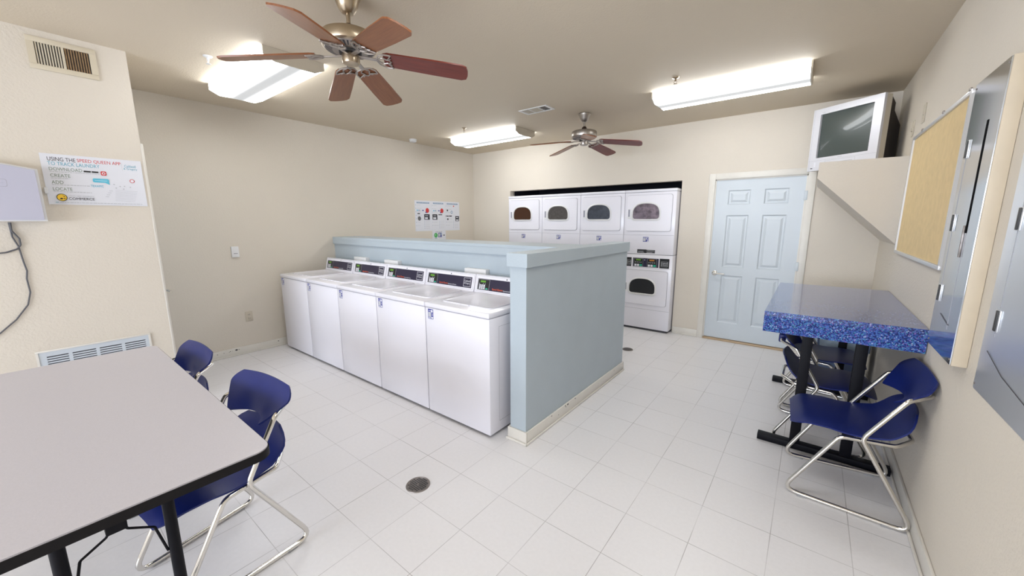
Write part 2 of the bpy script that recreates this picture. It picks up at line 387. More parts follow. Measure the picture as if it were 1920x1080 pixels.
# door_1: pale blue six panel door
b = MB(); t = .07; yy = YB - .016
b.box(K0 - t, K0, yy, YB, 0, KH + t, .004).box(K1, K1 + t, yy, YB, 0, KH + t, .004).box(K0, K1, yy, YB, KH, KH + t, .004)
b.box(K0, K0 + .012, YB, YB + .12, 0, KH).box(K1 - .012, K1, YB, YB + .12, 0, KH).box(K0, K1, YB, YB + .12, KH - .012, KH)
struct(b.build('trim_1', TRIM))
D = thing('door_1', '', '', (0, YB, 0)); del D['label']; del D['category']; D['kind'] = 'structure'
org = (0, YB, 0); DY0 = YB + .012
dx0, dx1, dz0, dz1 = K0 + .006, K1 - .010, .028, KH - .006
b = MB(org)
xs = [(-.855, -.622), (-.485, -.252)]; zs = [(.228, .935), (.945 + .06, 1.575 + .0), (1.70, 1.868)]
zs = [(.235, .84), (.94, 1.575), (1.70, 1.87)]
# door leaf built as stiles and rails so the panels are truly recessed
cols = [dx0, xs[0][0], xs[0][1], xs[1][0], xs[1][1], dx1]; rows = [dz0, zs[0][0], zs[0][1], zs[1][0], zs[1][1], zs[2][0], zs[2][1], dz1]
for i in range(5):
    for j in range(7):
        if i in (1, 3) and j in (1, 3, 5):
            x0, x1, z0, z1 = cols[i], cols[i + 1], rows[j], rows[j + 1]
            def ring(a, ya, c, yc):
                A = [(x0 + a, ya, z0 + a), (x1 - a, ya, z0 + a), (x1 - a, ya, z1 - a), (x0 + a, ya, z1 - a)]
                B = [(x0 + c, yc, z0 + c), (x1 - c, yc, z0 + c), (x1 - c, yc, z1 - c), (x0 + c, yc, z1 - c)]
                b.add(A + B, [(k, (k + 1) % 4, 4 + (k + 1) % 4, 4 + k) for k in range(4)])
            ring(0, DY0, .012, DY0 + .011); ring(.012, DY0 + .011, .028, DY0 + .011); ring(.028, DY0 + .011, .052, DY0 + .003)
            b.add([(x0 + .052, DY0 + .003, z0 + .052), (x1 - .052, DY0 + .003, z0 + .052), (x1 - .052, DY0 + .003, z1 - .052), (x0 + .052, DY0 + .003, z1 - .052)], [(0, 1, 2, 3)])
        else:
            b.add([(cols[i], DY0, rows[j]), (cols[i + 1], DY0, rows[j]), (cols[i + 1], DY0, rows[j + 1]), (cols[i], DY0, rows[j + 1])], [(0, 1, 2, 3)])
b.recalc = False
b.box(dx0, dx1, DY0 + .02, DY0 + .045, dz0, dz1)
for (x, xx) in ((dx0, dx0 + .002), (dx1 - .002, dx1)): b.box(x, xx, DY0, DY0 + .02, dz0, dz1)
b.build('door_leaf', DOORP, D, smooth=False)
b = MB(org).box(K0, K1, YB - .02, YB + .11, 0, .022, .004); b.build('threshold', mat('tan threshold', (0.50, 0.36, 0.22, 1), .4, noise=.1), D)
hx, hz = -.93, .86
b = MB(org).lathe([(.030, 0), (.030, .006), (.024, .010), (.012, .012), (.011, .05)], (hx, DY0, hz), 24, 'y')
for q in range(len(b.v)): b.v[q].y = DY0 - (b.v[q].y - DY0)
b.build('handle_rose', CHROME, D)
b = MB(org).tube(fillet([(hx, DY0 - .045, hz), (hx + .03, DY0 - .052, hz), (hx + .115, DY0 - .05, hz - .002)], .02), .009, 10); b.build('lever_handle', CHROME, D)
for z in (1.78, 1.0, .22):
    MB(org).box(K1 - .018, K1 + .012, YB - .022, YB - .004, z - .05, z + .05, .003).build('hinge', DOORP, D)
# casing and lever of the side door in the partition's far face
b = MB().box(XD - .09, XD - .002, .6576, .672, 0, 2.09, .003); b.box(XD - .95, XD - .09, .6576, .672, 2.03, 2.09, .003).box(XA + .02, XD - .95, .6576, .672, 0, 2.09)
struct(b.build('trim_2', TRIM))
D2 = thing('door_2', '', '', (XD - .5, .66, 0)); del D2['label']; del D2['category']; D2['kind'] = 'structure'
o2 = (XD - .5, .66, 0)
MB(o2).box(XD - .94, XD - .095, .6586, .6680, .01, 2.025).build('door_leaf', DOORP, D2)
MB(o2).tube(fillet([(XD - .15, .668, .953), (XD - .15, .705, .953), (XD - .04, .705, .953)], .015), .009, 10).build('lever_handle', CHROME, D2)
struct(MB().box(XD - .006, XD + .003, .6560, .6640, 0, 2.09, .001).build('trim_4', TRIM))

# ------------------------------------------------------------------ half wall (island)
EX0, EX, EY0, EY1, ET, ch, ec = -1.539, -1.406, 1.9496, 3.6312, 1.310, .0894, .016
LY0, LY1 = 2.594, 3.0075
hw = thing('half_wall', 'pale blue painted half wall with capped top standing behind the washers', 'half wall', (EX0, EY0, 0)); org = (EX0, EY0, 0)
MB(org).box(XA + .001, EX0, LY0 + .02, LY1 - .02, 0, ET - .02).box(EX0, EX, EY0, EY1, 0, ET - .02, .003).build('wall_body', BLUEP, hw, smooth=False)
b = MB(org).box(EX0 - ec, EX + ec, EY0 - ec, EY1 + ec, ET - ch, ET, .003)
b.box(XA + .001, EX0 - ec, LY0, LY1, ET - .028, ET, .002).box(XA + .001, EX0 - ec, LY0, LY0 + .018, ET - ch, ET - .028).box(XA + .001, EX0 - ec, LY1 - .018, LY1, ET - ch, ET - .028)
b.build('cap', BLUEP, hw, smooth=False)
b = MB(org)
q = .014
b.box(EX0 - q, EX + q, EY0 - q, EY0, 0, .092, .004).box(EX, EX + q, EY0, EY1 + q, 0, .092, .004).box(EX0 - q, EX0, EY0, LY0, 0, .092, .004).box(EX0, EX, EY1, EY1 + q, 0, .092, .004)
b.box(EX0 - q - .01, EX + q + .01, EY0 - q - .01, EY0 - q, 0, .018, .004).box(EX + q, EX + q + .01, EY0 - q - .01, EY1 + q, 0, .018, .004)
b.build('baseboard', TRIM, hw)
d = Decal((EX + q, 0, 0), (0, 1, 0), (0, 0, 1)); d.mb.org = Vector(org)
for y, z, s in ((2.26, .082, .007), (2.46, .083, .008), (2.50, .080, .012), (2.47, .070, .006), (2.62, .083, .008), (3.4, .07, .005), (2.36, .05, .005)): d.disc(y, z, s, INK, s * .6, 7)
d.build('paint_chip', hw)

# ------------------------------------------------------------------ washers
W0, WW, WY = -4.9319, 0.6599, 1.8476
def washer(i, label):
    x0 = W0 + WW * i + .004; x1 = x0 + WW - .008; org = ((x0 + x1) / 2, WY + .34, 0)
    t = thing('washing_machine', label, 'washing machine', org, 0, 'white top-load washers along the half wall')
    b = MB(org).box(x0, x1, WY, WY + .68, .022, .866, .008)
    b.build('cabinet', WHITE, t)
    b = MB(org).box(x0 + .01, x1 - .01, WY + .012, WY + .66, .864, .870); b.build('lid_gap', GREYSEAM, t, False)
    MB(org).box(x0 - .001, x1 + .001, WY - .004, WY + .68, .869, .905, .008, 3).build('top_panel', WHITE, t)
    # lid
    lx0, lx1, ly0, ly1 = x0 + .075, x1 - .075, WY + .10, WY + .50
    a = rrect(lx0, lx1, ly0, ly1, .035); c = rrect(lx0 + .012, lx1 - .012, ly0 + .012, ly1 - .012, .028)
    b = MB(org); n = len(a)
    b.add([(p[0], p[1], .905) for p in a] + [(p[0], p[1], .912) for p in a] + [(p[0], p[1], .9125) for p in c] + [(p[0] , p[1], .909) for p in rrect(lx0 + .02, lx1 - .02, ly0 + .02, ly1 - .02, .024)],
          [(k, (k + 1) % n, n * r_ + n + (k + 1) % n - n * r_, n + k) for r_ in (0,) for k in range(n)] + [(n + k, n + (k + 1) % n, 2 * n + (k + 1) % n, 2 * n + k) for k in range(n)] + [(2 * n + k, 2 * n + (k + 1) % n, 3 * n + (k + 1) % n, 3 * n + k) for k in range(n)] + [list(range(3 * n, 4 * n))])
    ld = b.build('lid', WHITE, t)
    MB(org).box((lx0 + lx1) / 2 - .05, (lx0 + lx1) / 2 + .05, ly0 - .008, ly0 + .004, .905, .9135, .003).build('lid_grip', WHITE, ld)
    # console: sloping face
    cy0, cy1, cz0, cz1 = WY + .545, WY + .58, .905, 1.053
    b = MB(org).ext([(cy0, cz0), (cy1, cz1), (WY + .665, cz1 - .008), (WY + .68, cz0)], 'x', x0, x1)
    con = b.build('control_console', WHITE, t, False)
    u = Vector((1, 0, 0)); v = Vector((0, cy1 - cy0, cz1 - cz0)).normalized(); L = math.hypot(cy1 - cy0, cz1 - cz0)
    d = Decal((x0, cy0, cz0), u, v); d.mb.org = Vector(org); Wd = x1 - x0
    d.rect(.012, Wd - .012, .012, L - .006, GREYSEAM, .01).rect(.014, Wd - .014, .014, L - .008, WHITE, .01)
    d.rect(.03, Wd - .035, .024, L - .03, NAVY)
    d.disc(Wd / 2 + .02, L - .018, .006, INK)
    d.build('fascia', con)
    d = Decal((x0, cy0, cz0), u, v); d.mb.org = Vector(org); d.k = 14
    d.rect(.036, .165, .028, L - .034, INKL).rect(.038, .163, .030, L - .036, BLACK)
    d.rect(.062, .120, L - .062, L - .046, LED)
    for k in range(4):
        if k != 1: d.rect(.048 + k * .022, .054 + k * .022, L - .078, L - .070, INKL)
    for r_ in range(3):
        for k in range(3): d.rect(.050 + k * .024, .069 + k * .024, .033 + r_ * .0135, .044 + r_ * .0135, PAPER)
    d.rect(.125, .150, .033, .044, PLASTG, .004)
    d.build('keypad', con)
    d = Decal((x0, cy0, cz0), u, v); d.mb.org = Vector(org); d.k = 14
    d.text('Speed Queen', .20, .315, .031, .050, INKO).text('Commercial Washer', .32, .43, .033, .044, PAPER)
    d.build('brand_lettering', con)
    d = Decal((x0, cy0, cz0), u, v); d.mb.org = Vector(org); d.k = 14
    d.frame(Wd - .135, Wd - .047, .034, L - .040, .003, PAPER).text('Caldwell', Wd - .127, Wd - .055, .076, .093, PAPER).text('& Gregory', Wd - .127, Wd - .055, .052, .072, PAPER)
    d.build('operator_badge', con)
    # service sticker (its code square is left plain)
    d = Decal((x0 + .032, WY, .780), u, (0, 0, 1)); d.mb.org = Vector(org)
    d.rect(0, .060, 0, .078, INKB, .005).rect(.004, .034, .014, .054, INKL).rect(.004, .030, .004, .010, PAPER).rect(.036, .056, .004, .018, PAPER)
    d.disc(.044, .062, .011, PAPER).rect(.006, .034, .062, .066, PAPER).rect(.040, .056, .030, .034, PAPER).rect(.040, .056, .040, .043, PAPER)
    d.build('sticker', t)
    # side panel embossing and feet
    for xs_ in (x1, ):
        d = Decal((x1, WY, 0), (0, 1, 0), (0, 0, 1)); d.mb.org = Vector(org)
        d.frame(.10, .60, .10, .80, .002, GREYSEAM); d.build('side_panel_line', t)
    for fx in (x0 + .05, x1 - .05):
        for fy in (WY + .05, WY + .62):
            MB(org).lathe([(.018, 0), (.018, .012), (.008, .014), (.008, .024)], (fx, fy, 0), 12).build('foot', BLACK, t)
    MB(org).box(x0 + .02, x1 - .02, WY + .02, WY + .60, .015, .022).build('base_plate', SEAM, t, False)
    return t
for i, l in enumerate(['white top-load washer at the far left end of the row against the beige wall',
                       'white top-load washer, second from the beige wall in the row',
                       'white top-load washer in the middle of the row of five',
                       'white top-load washer, second nearest to the blue wall end in the row',
                       'white top-load washer at the near right end of the row beside the blue wall end']):
    washer(i, l)
for k, (xa, xb) in enumerate(((-4.52, -4.25), (-3.87, -3.61), (-2.57, -2.30))):
    lab = ['white surface box on the half wall behind the first and second washers', 'white surface box on the half wall behind the second and third washers', 'white surface box on the half wall behind the two washers nearest the wall end'][k]
    org = ((xa + xb) / 2, 2.58, 1.03)
    o = tag(MB(org).box(xa, xb, 2.56, 2.6139, .985, 1.078, .005).build('wiring_box', WHITE2), lab, 'wiring box', 'white boxes on the half wall behind the washers')

# ------------------------------------------------------------------ stacked dryers
D0, DW, DY = -4.1396, .6835, 5.2176
def arch(x0, x1, z0, z1, r=.035, n=10):
    """window outline: flat bottom with rounded corners and a domed top"""
    pts = []; w = x1 - x0; hh = z1 - z0
    for cx_, a0 in ((x1 - r, 270),):
        for k in range(5): a = R(a0 + 90 * k / 4); pts.append((cx_ + r * math.cos(a), z0 + r + r * math.sin(a)))
    for k in range(2 * n + 1):
        a = math.pi * k / (2 * n); e = .74
        cxv = math.copysign(abs(math.cos(a)) ** e, math.cos(a)); pts.append(((x0 + x1) / 2 + w / 2 * cxv, z0 + hh * .34 + hh * .66 * math.sin(a) ** .85))
    for k in range(5): a = R(180 + 90 * k / 4); pts.append((x0 + r + r * math.cos(a), z0 + r + r * math.sin(a)))
    return pts
def dryer(i, label, glass):
    x0 = D0 + DW * i + .002; x1 = x0 + DW - .004; org = ((x0 + x1) / 2, DY + .35, 0)
    t = thing('stacked_dryer', label, 'dryer', org, 0, 'white stacked dryers in the wall recess')
    b = MB(org).box(x0, x1, DY, DY + .70, .03, 1.058, .008).box(x0, x1, DY, DY + .70, 1.062, 1.886, .008).box(x0 - .001, x1 + .001, DY - .006, DY + .70, 1.888, 1.922, .006)
    b.build('cabinet', WHITE, t)
    for g0, g1 in ((1.05, 1.07), (1.88, 1.895)): MB(org).box(x0 + .01, x1 - .01, DY + .01, DY + .6, g0, g1).build('cabinet_gap', SEAM, t, False)
    MB(org).box(x0 + .02, x1 - .02, DY + .02, DY + .6, .001, .04).build('plinth', SEAM, t, False)
    d = Decal((x0, DY, 0), (1, 0, 0), (0, 0, 1)); d.mb.org = Vector(org); Wd = x1 - x0
    for sz0_ in (1.3205, .8755, .300):
        d = Decal((x0, DY, 0), (1, 0, 0), (0, 0, 1)); d.mb.org = Vector(org); d.rect(0.004, Wd - .004, sz0_, sz0_ + .003, GREYSEAM); d.build('panel_seam', t)
    for (z0, z1, wz0, wz1, g) in ((1.372, 1.852, 1.535, 1.735, glass), (.365, .845, .525, .725, BLACK)):
        dx0_, dx1_ = x0 + .03, x1 - .045
        a = rrect(dx0_, dx1_, z0, z1, .03); c = rrect(dx0_ + .004, dx1_ - .004, z0 + .004, z1 - .004, .028)
        b = MB(org).ext([(p[0], p[1]) for p in a], 'y', DY - .0012, DY + .001); seam = b
        dr = MB(org).ext([(p[0], p[1]) for p in c], 'y', DY - .012, DY)
        door = dr.build('dryer_door', WHITE, t)
        seam.build('door_gasket', GREYSEAM, door, False)
        wx0_, wx1_ = x0 + .125, x1 - .205
        o_ = arch(wx0_ - .022, wx1_ + .022, wz0 - .024, wz1 + .022, .05); i_ = arch(wx0_ - .006, wx1_ + .006, wz0 - .006, wz1 + .006, .04); j_ = arch(wx0_, wx1_, wz0, wz1, .035); n = len(o_)
        b = MB(org); vs = []
        for P_, y_ in ((o_, DY - .012), (o_, DY - .020), (i_, DY - .027), (j_, DY - .017)): vs += [(p[0], y_, p[1]) for p in P_]
        b.add(vs, [(r_ * n + k, r_ * n + (k + 1) % n, (r_ + 1) * n + (k + 1) % n, (r_ + 1) * n + k) for r_ in range(3) for k in range(n)])
        b.build('window_bezel', WHITE2, door)
        b = MB(org).ext(arch(wx0_ - .001, wx1_ + .001, wz0 - .001, wz1 + .001, .035), 'y', DY - .0175, DY - .0125); b.build('window_glass', g, door, False)
        hx0 = x0 + .052
        b = MB(org).box(hx0, hx0 + .045, DY - .016, DY - .010, wz0 + .005, wz0 + .135, .003)
        hd = b.build('handle', WHITE2, door)
        MB(org).box(hx0 + .006, hx0 + .030, DY - .0168, DY - .0155, wz0 + .03, wz0 + .128).build('handle_recess', mat('pale recess', (.30, .30, .36, 1), .5), hd, False)
    # controls between the doors
    d = Decal((x0, DY, 0), (1, 0, 0), (0, 0, 1)); d.mb.org = Vector(org)
    d.rect(.055, .132, .888, 1.012, BLACK).frame(.065, .122, .91, .975, .003, INKL).text('Caldwell', .070, .117, .943, .962, INKL).text('& Gregory', .070, .117, .920, .938, INKL)
    d.rect(.152, .502, .888, 1.010, NAVY)
    for k, (xx, l_) in enumerate(((.165, LED), (.350, LEDO))):
        d.frame(xx, xx + .128, .893, 1.003, .002, INKL).rect(xx + .002, xx + .126, .895, 1.001, BLACK)
        d.rect(xx + .03, xx + .095, .975, .992, l_)
        for q_ in range(4): d.rect(xx + .02 + q_ * .025, xx + .03 + q_ * .025, .945, .957, INKL)
        d.rect(xx + .012, xx + .040, .898, .925, PAPER).rect(xx + .048, xx + .076, .898, .925, PAPER).rect(xx + .084, xx + .116, .898, .925, PLASTG)
    d.disc(.315, .985, .007, INKL)
    d.rect(.515, .640, .886, 1.014, BLACK).frame(.535, .622, .908, .975, .003, INKL).text('Caldwell', .542, .616, .943, .962, PAPER).text('& Gregory', .542, .616, .918, .938, PAPER)
    d.build('control_panel', t)
    d = Decal((x0, DY, 0), (1, 0, 0), (0, 0, 1)); d.mb.org = Vector(org)
    d.rect(.275, .350, 1.232, 1.297, INKB).rect(.278, .312, 1.240, 1.280, INKL).rect(.318, .345, 1.262, 1.292, PAPER).rect(.330, .347, 1.236, 1.250, PAPER).disc(.335, 1.278, .009, INKB).rect(.280, .312, 1.286, 1.291, PAPER)
    d.build('sticker', t)
    d = Decal((x0, DY, 0), (1, 0, 0), (0, 0, 1)); d.mb.org = Vector(org)
    d.rect(.205, .330, 1.078, 1.127, BLACK).rect(.330, .445, 1.080, 1.124, mat('dark grey label', (.08, .08, .09, 1), .5)).rect(.215, .30, 1.086, 1.090, INKL).rect(.34, .41, 1.088, 1.092, INKL).rect(.215, .29, 1.100, 1.104, INKL).rect(.345, .43, 1.112, 1.116, INKL)
    d.build('warning_label', t)
G1 = mat('brown window glass', (0.05, 0.018, 0.008, 1), .15, spec=.4)
G2 = mat('grey window glass', (0.10, 0.092, 0.09, 1), .25, metal=.3, noise=.3, nscale=30)
G3 = mat('blue grey window glass', (0.075, 0.085, 0.11, 1), .22, metal=.4, noise=.35, nscale=20)
G4 = mat('mauve window glass', (0.17, 0.14, 0.17, 1), .18, metal=.7, noise=.6, nscale=18)
for i, (l, g) in enumerate((('white stacked dryer with brown door window at the left end of the recess', G1), ('white stacked dryer with plain grey door window, second from the left', G2),
                            ('white stacked dryer with blue-grey door window, third from the left', G3), ('white stacked dryer with mauve shiny upper window, nearest to the blue door', G4))): dryer(i, l, g)

# ------------------------------------------------------------------ signs and wall plates
X1 = XD + .004
org = (XD + .002, .40, 1.795)
sg = tag(MB(org).box(XD + .0005, X1, .158, .642, 1.631, 1.960).build('laundry_app_sign', PAPER, smooth=False), 'white printed laundry app sign on the left wall beside the plastic box', 'sign')
d = Decal((X1, .158, 1.631), (0, 1, 0), (0, 0, 1)); d.mb.org = Vector(org)
d.text('USING THE', .030, .155, .284, .309, INK).text('SPEED QUEEN APP', .162, .374, .284, .309, INKR).text('TO TRACK LAUNDRY', .028, .265, .256, .279, INKT)
d.rect(.378, .379, .250, .310, INKL)
d.text('Caldwell', .392, .452, .276, .294, INKT).text('& Gregory', .386, .458, .256, .273, INKT)
for wd_, x_, y_ in (('DOWNLOAD', (.030, .178), .222), ('CREATE', (.030, .118), .180), ('ADD', (.030, .082), .136), ('LOCATE', (.030, .116), .092)):
    d.text(wd_, x_[0], x_[1], y_, y_ + .021, INKG)
for x0_, x1_, y_ in ((.030, .258, .213), (.030, .112, .171), (.030, .200, .128), (.030, .205, .083)):
    x_ = x0_
    while x_ < x1_:
        l_ = random.uniform(.006, .018); d.rect(x_, min(x_ + l_, x1_), y_, y_ + .0035, INKL); x_ += l_ + .003
d.rect(.184, .218, .223, .233, BLACK, .002).rect(.222, .254, .223, .233, BLACK, .002)
d.rect(.265, .293, .208, .237, INKR, .006).disc(.279, .222, .009, PAPER).disc(.279, .221, .005, INKR)
d.rect(.220, .300, .158, .185, INKC, .008).poly([(.275, .160), (.298, .162), (.302, .145)], INKC).rect(.230, .290, .170, .172, PAPER)
d.text('TEXAMC', .205, .268, .125, .140, INKC)
d.disc(.420, .180, .013, INKR).disc(.420, .180, .0095, PAPER)
for k in range(8): d.poly([(.275 - k * .0015 + .05, .110 - k * .0105), (.440 - k * .003, .106 - k * .0105), (.440 - k * .003, .1045 - k * .0105), (.275 - k * .0015 + .05, .1085 - k * .0105)], INKL)
for x_, y_ in ((.322, .150), (.352, .138), (.375, .140), (.330, .125), (.368, .120), (.405, .135)): d.disc(x_, y_, .004, INKL)
for k in range(4): d.rect(.292 - k * .008, .310 - k * .008, .102 - k * .014, .105 - k * .014, INKL)
# round lion badge
d.disc(.062, .047, .0245, BLACK).disc(.062, .047, .021, INKY).poly([(.050, .036), (.058, .046), (.056, .056), (.066, .060), (.076, .054), (.074, .046), (.078, .040), (.070, .036), (.068, .042), (.062, .034)], INK).disc(.063, .051, .008, INKY).disc(.070, .046, .005, INKY)
d.text('TEXAS A&M UNIVERSITY', .093, .212, .054, .063, INKL).text('COMMERCE', .092, .212, .032, .049, INK)
x_ = .035
while x_ < .455:
    l_ = random.uniform(.005, .02); d.rect(x_, min(x_ + l_, .455), .012, .0160, INKL); x_ += l_ + .003
d.rect(.030, .043, .013, .016, INKT)
d.build('printing', sg)

def posters():
    Y = [3.972, 4.313, 4.622, 4.960]
    labs = ['white washer instruction sheet with red shape, left of three on the left wall', 'white instruction sheet with red balloon shape, middle of three on the left wall', 'white instruction sheet without red shape, nearest the room corner']
    for k in range(3):
        y0, y1 = Y[k], Y[k + 1]; org = (XA + .001, (y0 + y1) / 2, 1.6)
        s = tag(MB(org).box(XA + .0005, XA + .003, y0 + .001, y1 - .001, 1.353, 1.845).build('instruction_sheet', PAPER, smooth=False), labs[k], 'poster', 'instruction sheets on the left wall')
        d = Decal((XA + .003, y0, 1.353), (0, 1, 0), (0, 0, 1)); d.mb.org = Vector(org); w_ = y1 - y0
        d.rect(.04, w_ - .04, .445, .468, INKS, .008).text(['FRONT LOAD WASHER', 'TOP LOAD WASHER', 'DRYER OPERATION'][k], .06, w_ - .06, .450, .463, PAPER)
        random.seed(k + 3)
        for q_ in range(7):
            yq = .42 - q_ * .055
            d.disc(.022, yq, .005, INKS); d.rect(.04, .04 + random.uniform(.06, .13), yq - .002, yq + .002, INKL)
        for q_ in range(5): d.disc(w_ * .56, .16 - q_ * .028, .005, INKS); d.rect(w_ * .62, w_ * .62 + .09, .158 - q_ * .028, .162 - q_ * .028, INKL)
        if k < 2:
            d.disc(.05, .335, .012, INKC).disc(.085, .335, .012, INKS).disc(.118, .335, .008, INKL).disc(.165, .335, .016, INKB, .010)
            rx = .255 if k == 0 else .232
            d.disc(rx, .335, .036, INKR, .040).disc(rx - .03, .305, .013, INKB)
            if k == 0:
                d.rect(.05, .10, .275, .290, INK).disc(.085, .205, .032, mat('dark grey ink', (.12, .12, .13, 1), .6), .036).rect(.185, .30, .185, .275, INK).rect(.20, .26, .195, .225, PAPER).rect(.205, .27, .245, .255, INKL)
            else:
                d.rect(.02, .125, .185, .275, INK).rect(.035, .10, .195, .225, PAPER).rect(.04, .1, .245, .255, INKL).rect(.15, .235, .262, .276, INK)
        else:
            d.disc(.05, .345, .016, INK).disc(.15, .315, .024, INKS, .026).disc(.15, .315, .014, PAPER).disc(.20, .42, .016, INKR, .010).rect(.01, .02, .235, .260, INK).rect(.03, .075, .238, .255, INK).rect(.085, .15, .240, .257, INK).disc(.055, .195, .016, INK)
            d.rect(.235, .325, .160, .250, INK).rect(.25, .31, .168, .190, PAPER).rect(.255, .30, .215, .235, INKL)
        d.build('printing', s)
    y0, y1 = 4.318, 4.618; org = (XA + .001, 4.47, 1.27)
    s = tag(MB(org).box(XA + .0005, XA + .003, y0, y1, 1.155, 1.352).build('recycling_notice', PAPER, smooth=False), 'small white notice with green round mark under the three instruction sheets', 'notice')
    d = Decal((XA + .003, y0, 1.152), (0, 1, 0), (0, 0, 1)); d.mb.org = Vector(org)
    d.text('SCAN TO PAY', .07, .22, .172, .188, INK).disc(.075, .125, .040, INKGN).disc(.065, .13, .012, mat('pale green ink', (.3, .6, .35, 1), .5)).rect(.125, .205, .09, .165, INKB).rect(.135, .175, .10, .155, INKL).rect(.182, .20, .125, .158, INKS)
    d.rect(.225, .275, .118, .124, INK).disc(.262, .121, .011, INK, .013).rect(.05, .10, .068, .078, INKS).rect(.13, .21, .068, .072, INKL)
    d.build('printing', s)
posters()

t = thing('thermostat_plate', 'small white wall control on the beige wall left of the washers', 'thermostat', (XA, 1.468, 1.18)); org = (XA, 1.468, 1.18)
MB(org).box(XA + .0005, XA + .022, 1.432, 1.503, 1.122, 1.242, .004).build('cover', WHITE2, t)
MB(org).box(XA + .0222, XA + .0235, 1.450, 1.488, 1.162, 1.166).build('slot', SEAM, t, False)
t = thing('power_outlet', 'beige double power outlet low on the wall left of the washers', 'outlet', (XA, 1.527, .43)); org = (XA, 1.527, .43)
MB(org).box(XA + .0005, XA + .007, 1.490, 1.564, .372, .488, .003).build('plate', CREAMB, t)
for z in (.452, .408):
    s_ = MB(org).box(XA + .007, XA + .0095, 1.513, 1.541, z - .015, z + .015, .002).build('socket', CREAMB, t)
    MB(org).box(XA + .0095, XA + .0100, 1.519, 1.522, z - .004, z + .007).box(XA + .0095, XA + .0100, 1.532, 1.535, z - .004, z + .007).box(XA + .0095, XA + .0100, 1.525, 1.529, z - .011, z - .007).build('slot', SEAM, s_, False)
t = thing('blank_wall_plate', 'narrow beige cover plate high on right wall above the cork board', 'wall plate', (XC, 4.10, 2.26)); org = (XC, 4.10, 2.26)
MB(org).box(XC - .006, XC - .0005, 4.045, 4.125, 2.195, 2.325, .003).build('plate', CREAMB, t)
MB(org).lathe([(.004, 0), (.004, .0015)], (XC - .0075, 4.085, 2.25), 8, 'x').build('screw', CASTG, t)
t = thing('cable_outlet_plate', 'small beige outlet plate on the right wall behind the television', 'outlet', (XC, 4.45, 2.22)); org = (XC, 4.45, 2.22)
MB(org).box(XC - .006, XC - .0005, 4.41, 4.48, 2.16, 2.28, .003).build('plate', CREAMB, t)
MB(org).box(XC - .014, XC - .006, 4.43, 4.46, 2.20, 2.225, .002).build('socket', CREAMB, t)

# white box with cable on the left wall
t = thing('router_box', 'lilac-white plastic wall box with raised label and cables at left edge', 'wall box', (XD, -.05, 1.7)); org = (XD, -.05, 1.7)
fx = XD + .105
a = [(.135, 1.52), (.135, 1.845), (-.08, 1.885), (-.42, 1.845), (-.42, 1.52)]
b = MB(org); b.ext(a, 'x', XD + .0005, fx - .012); b.build('back_shell', WHITE2, t)
c_ = [(.122, 1.528), (.122, 1.838), (-.08, 1.876), (-.41, 1.838), (-.41, 1.528)]
b = MB(org); b.ext(c_, 'x', fx - .012, fx); cv = b.build('front_cover', BOXW, t)
d = Decal((fx, 0, 0), (0, 1, 0), (0, 0, 1)); d.mb.org = Vector(org); q_ = mat('lilac grey', (.40, .40, .48, 1), .4)
d.rect(-.22, .005, 1.728, 1.775, q_, .010).rect(-.217, .002, 1.731, 1.772, BOXW, .010); d.rect(-.2, -.01, 1.75, 1.7515, q_)
d.build('label_recess', cv)
b = MB(org).box(XD + .0005, XD + .02, .150, .165, 1.70, 1.74, .002); b.build('latch', WHITE2, t)
cb = [(-.018, 1.512), (-.02, 1.46), (.004, 1.41), (.004, 1.37), (-.012, 1.345), (-.06, 1.325), (-.12, 1.318), (-.22, 1.33)]
MB(org).tube(fillet([(XD + .012, y, z) for y, z in cb], .02), .0045, 8).build('cable', CABLE, t)
cb = [(-.024, 1.512), (-.022, 1.42), (-.006, 1.36), (.0, 1.26), (.006, 1.20), (-.002, 1.15), (.0, 1.06), (-.02, .98), (-.08, .89), (-.16, .81), (-.28, .76)]
MB(org).tube(fillet([(XD + .008, y, z) for y, z in cb], .03), .004, 8).build('cable', CABLE, t)

# wall vent and wall grille
t = thing('wall_vent', 'beige slatted air vent high on the left wall', 'air vent', (XD, .348, 2.58)); org = (XD, .348, 2.58)
b = MB(org); y0, y1, z0, z1 = .197, .500, 2.482, 2.676
def louvre_frame(b, y0, y1, z0, z1, m, mid=None):
    x0, x1 = XD + .0005, XD + .010
    b.box(x0, x1, y0, y1, z1 - m, z1, .002).box(x0, x1, y0, y1, z0, z0 + m, .002).box(x0, x1, y0, y0 + m, z0 + m, z1 - m).box(x0, x1, y1 - m, y1, z0 + m, z1 - m)
louvre_frame(b, y0, y1, z0, z1, .032)
b.box(XD + .0005, XD + .010, .342, .354, z0 + .032, z1 - .032); b.build('frame', mat('cream metal', (.64, .57, .44, 1), .45), t)
MB(org).box(XD + .0004, XD + .0016, y0 + .03, y1 - .03, z0 + .03, z1 - .03).build('backing', SEAM, t, False)
b = MB(org); c = MB(org)
for k in range(9):
    for q_, bb in ((.232, b), (.357, c)):
        yy = q_ + k * .0122; bb.add([(XD + .002, yy, z0 + .032), (XD + .002, yy, z1 - .032), (XD + .009, yy + .006, z1 - .032), (XD + .009, yy + .006, z0 + .032), (XD + .002, yy + .0012, z0 + .032), (XD + .002, yy + .0012, z1 - .032), (XD + .009, yy + .0072, z1 - .032), (XD + .009, yy + .0072, z0 + .032)],
               [(0, 1, 2, 3), (7, 6, 5, 4), (0, 3, 7, 4), (1, 5, 6, 2), (3, 2, 6, 7), (0, 4, 5, 1)])
b.build('louvre_bank', mat('cream metal', (.68, .62, .50, 1)), t, False); c.build('louvre_bank', mat('rusty metal', (.32, .20, .10, 1), .6, noise=.3, nscale=60), t, False)
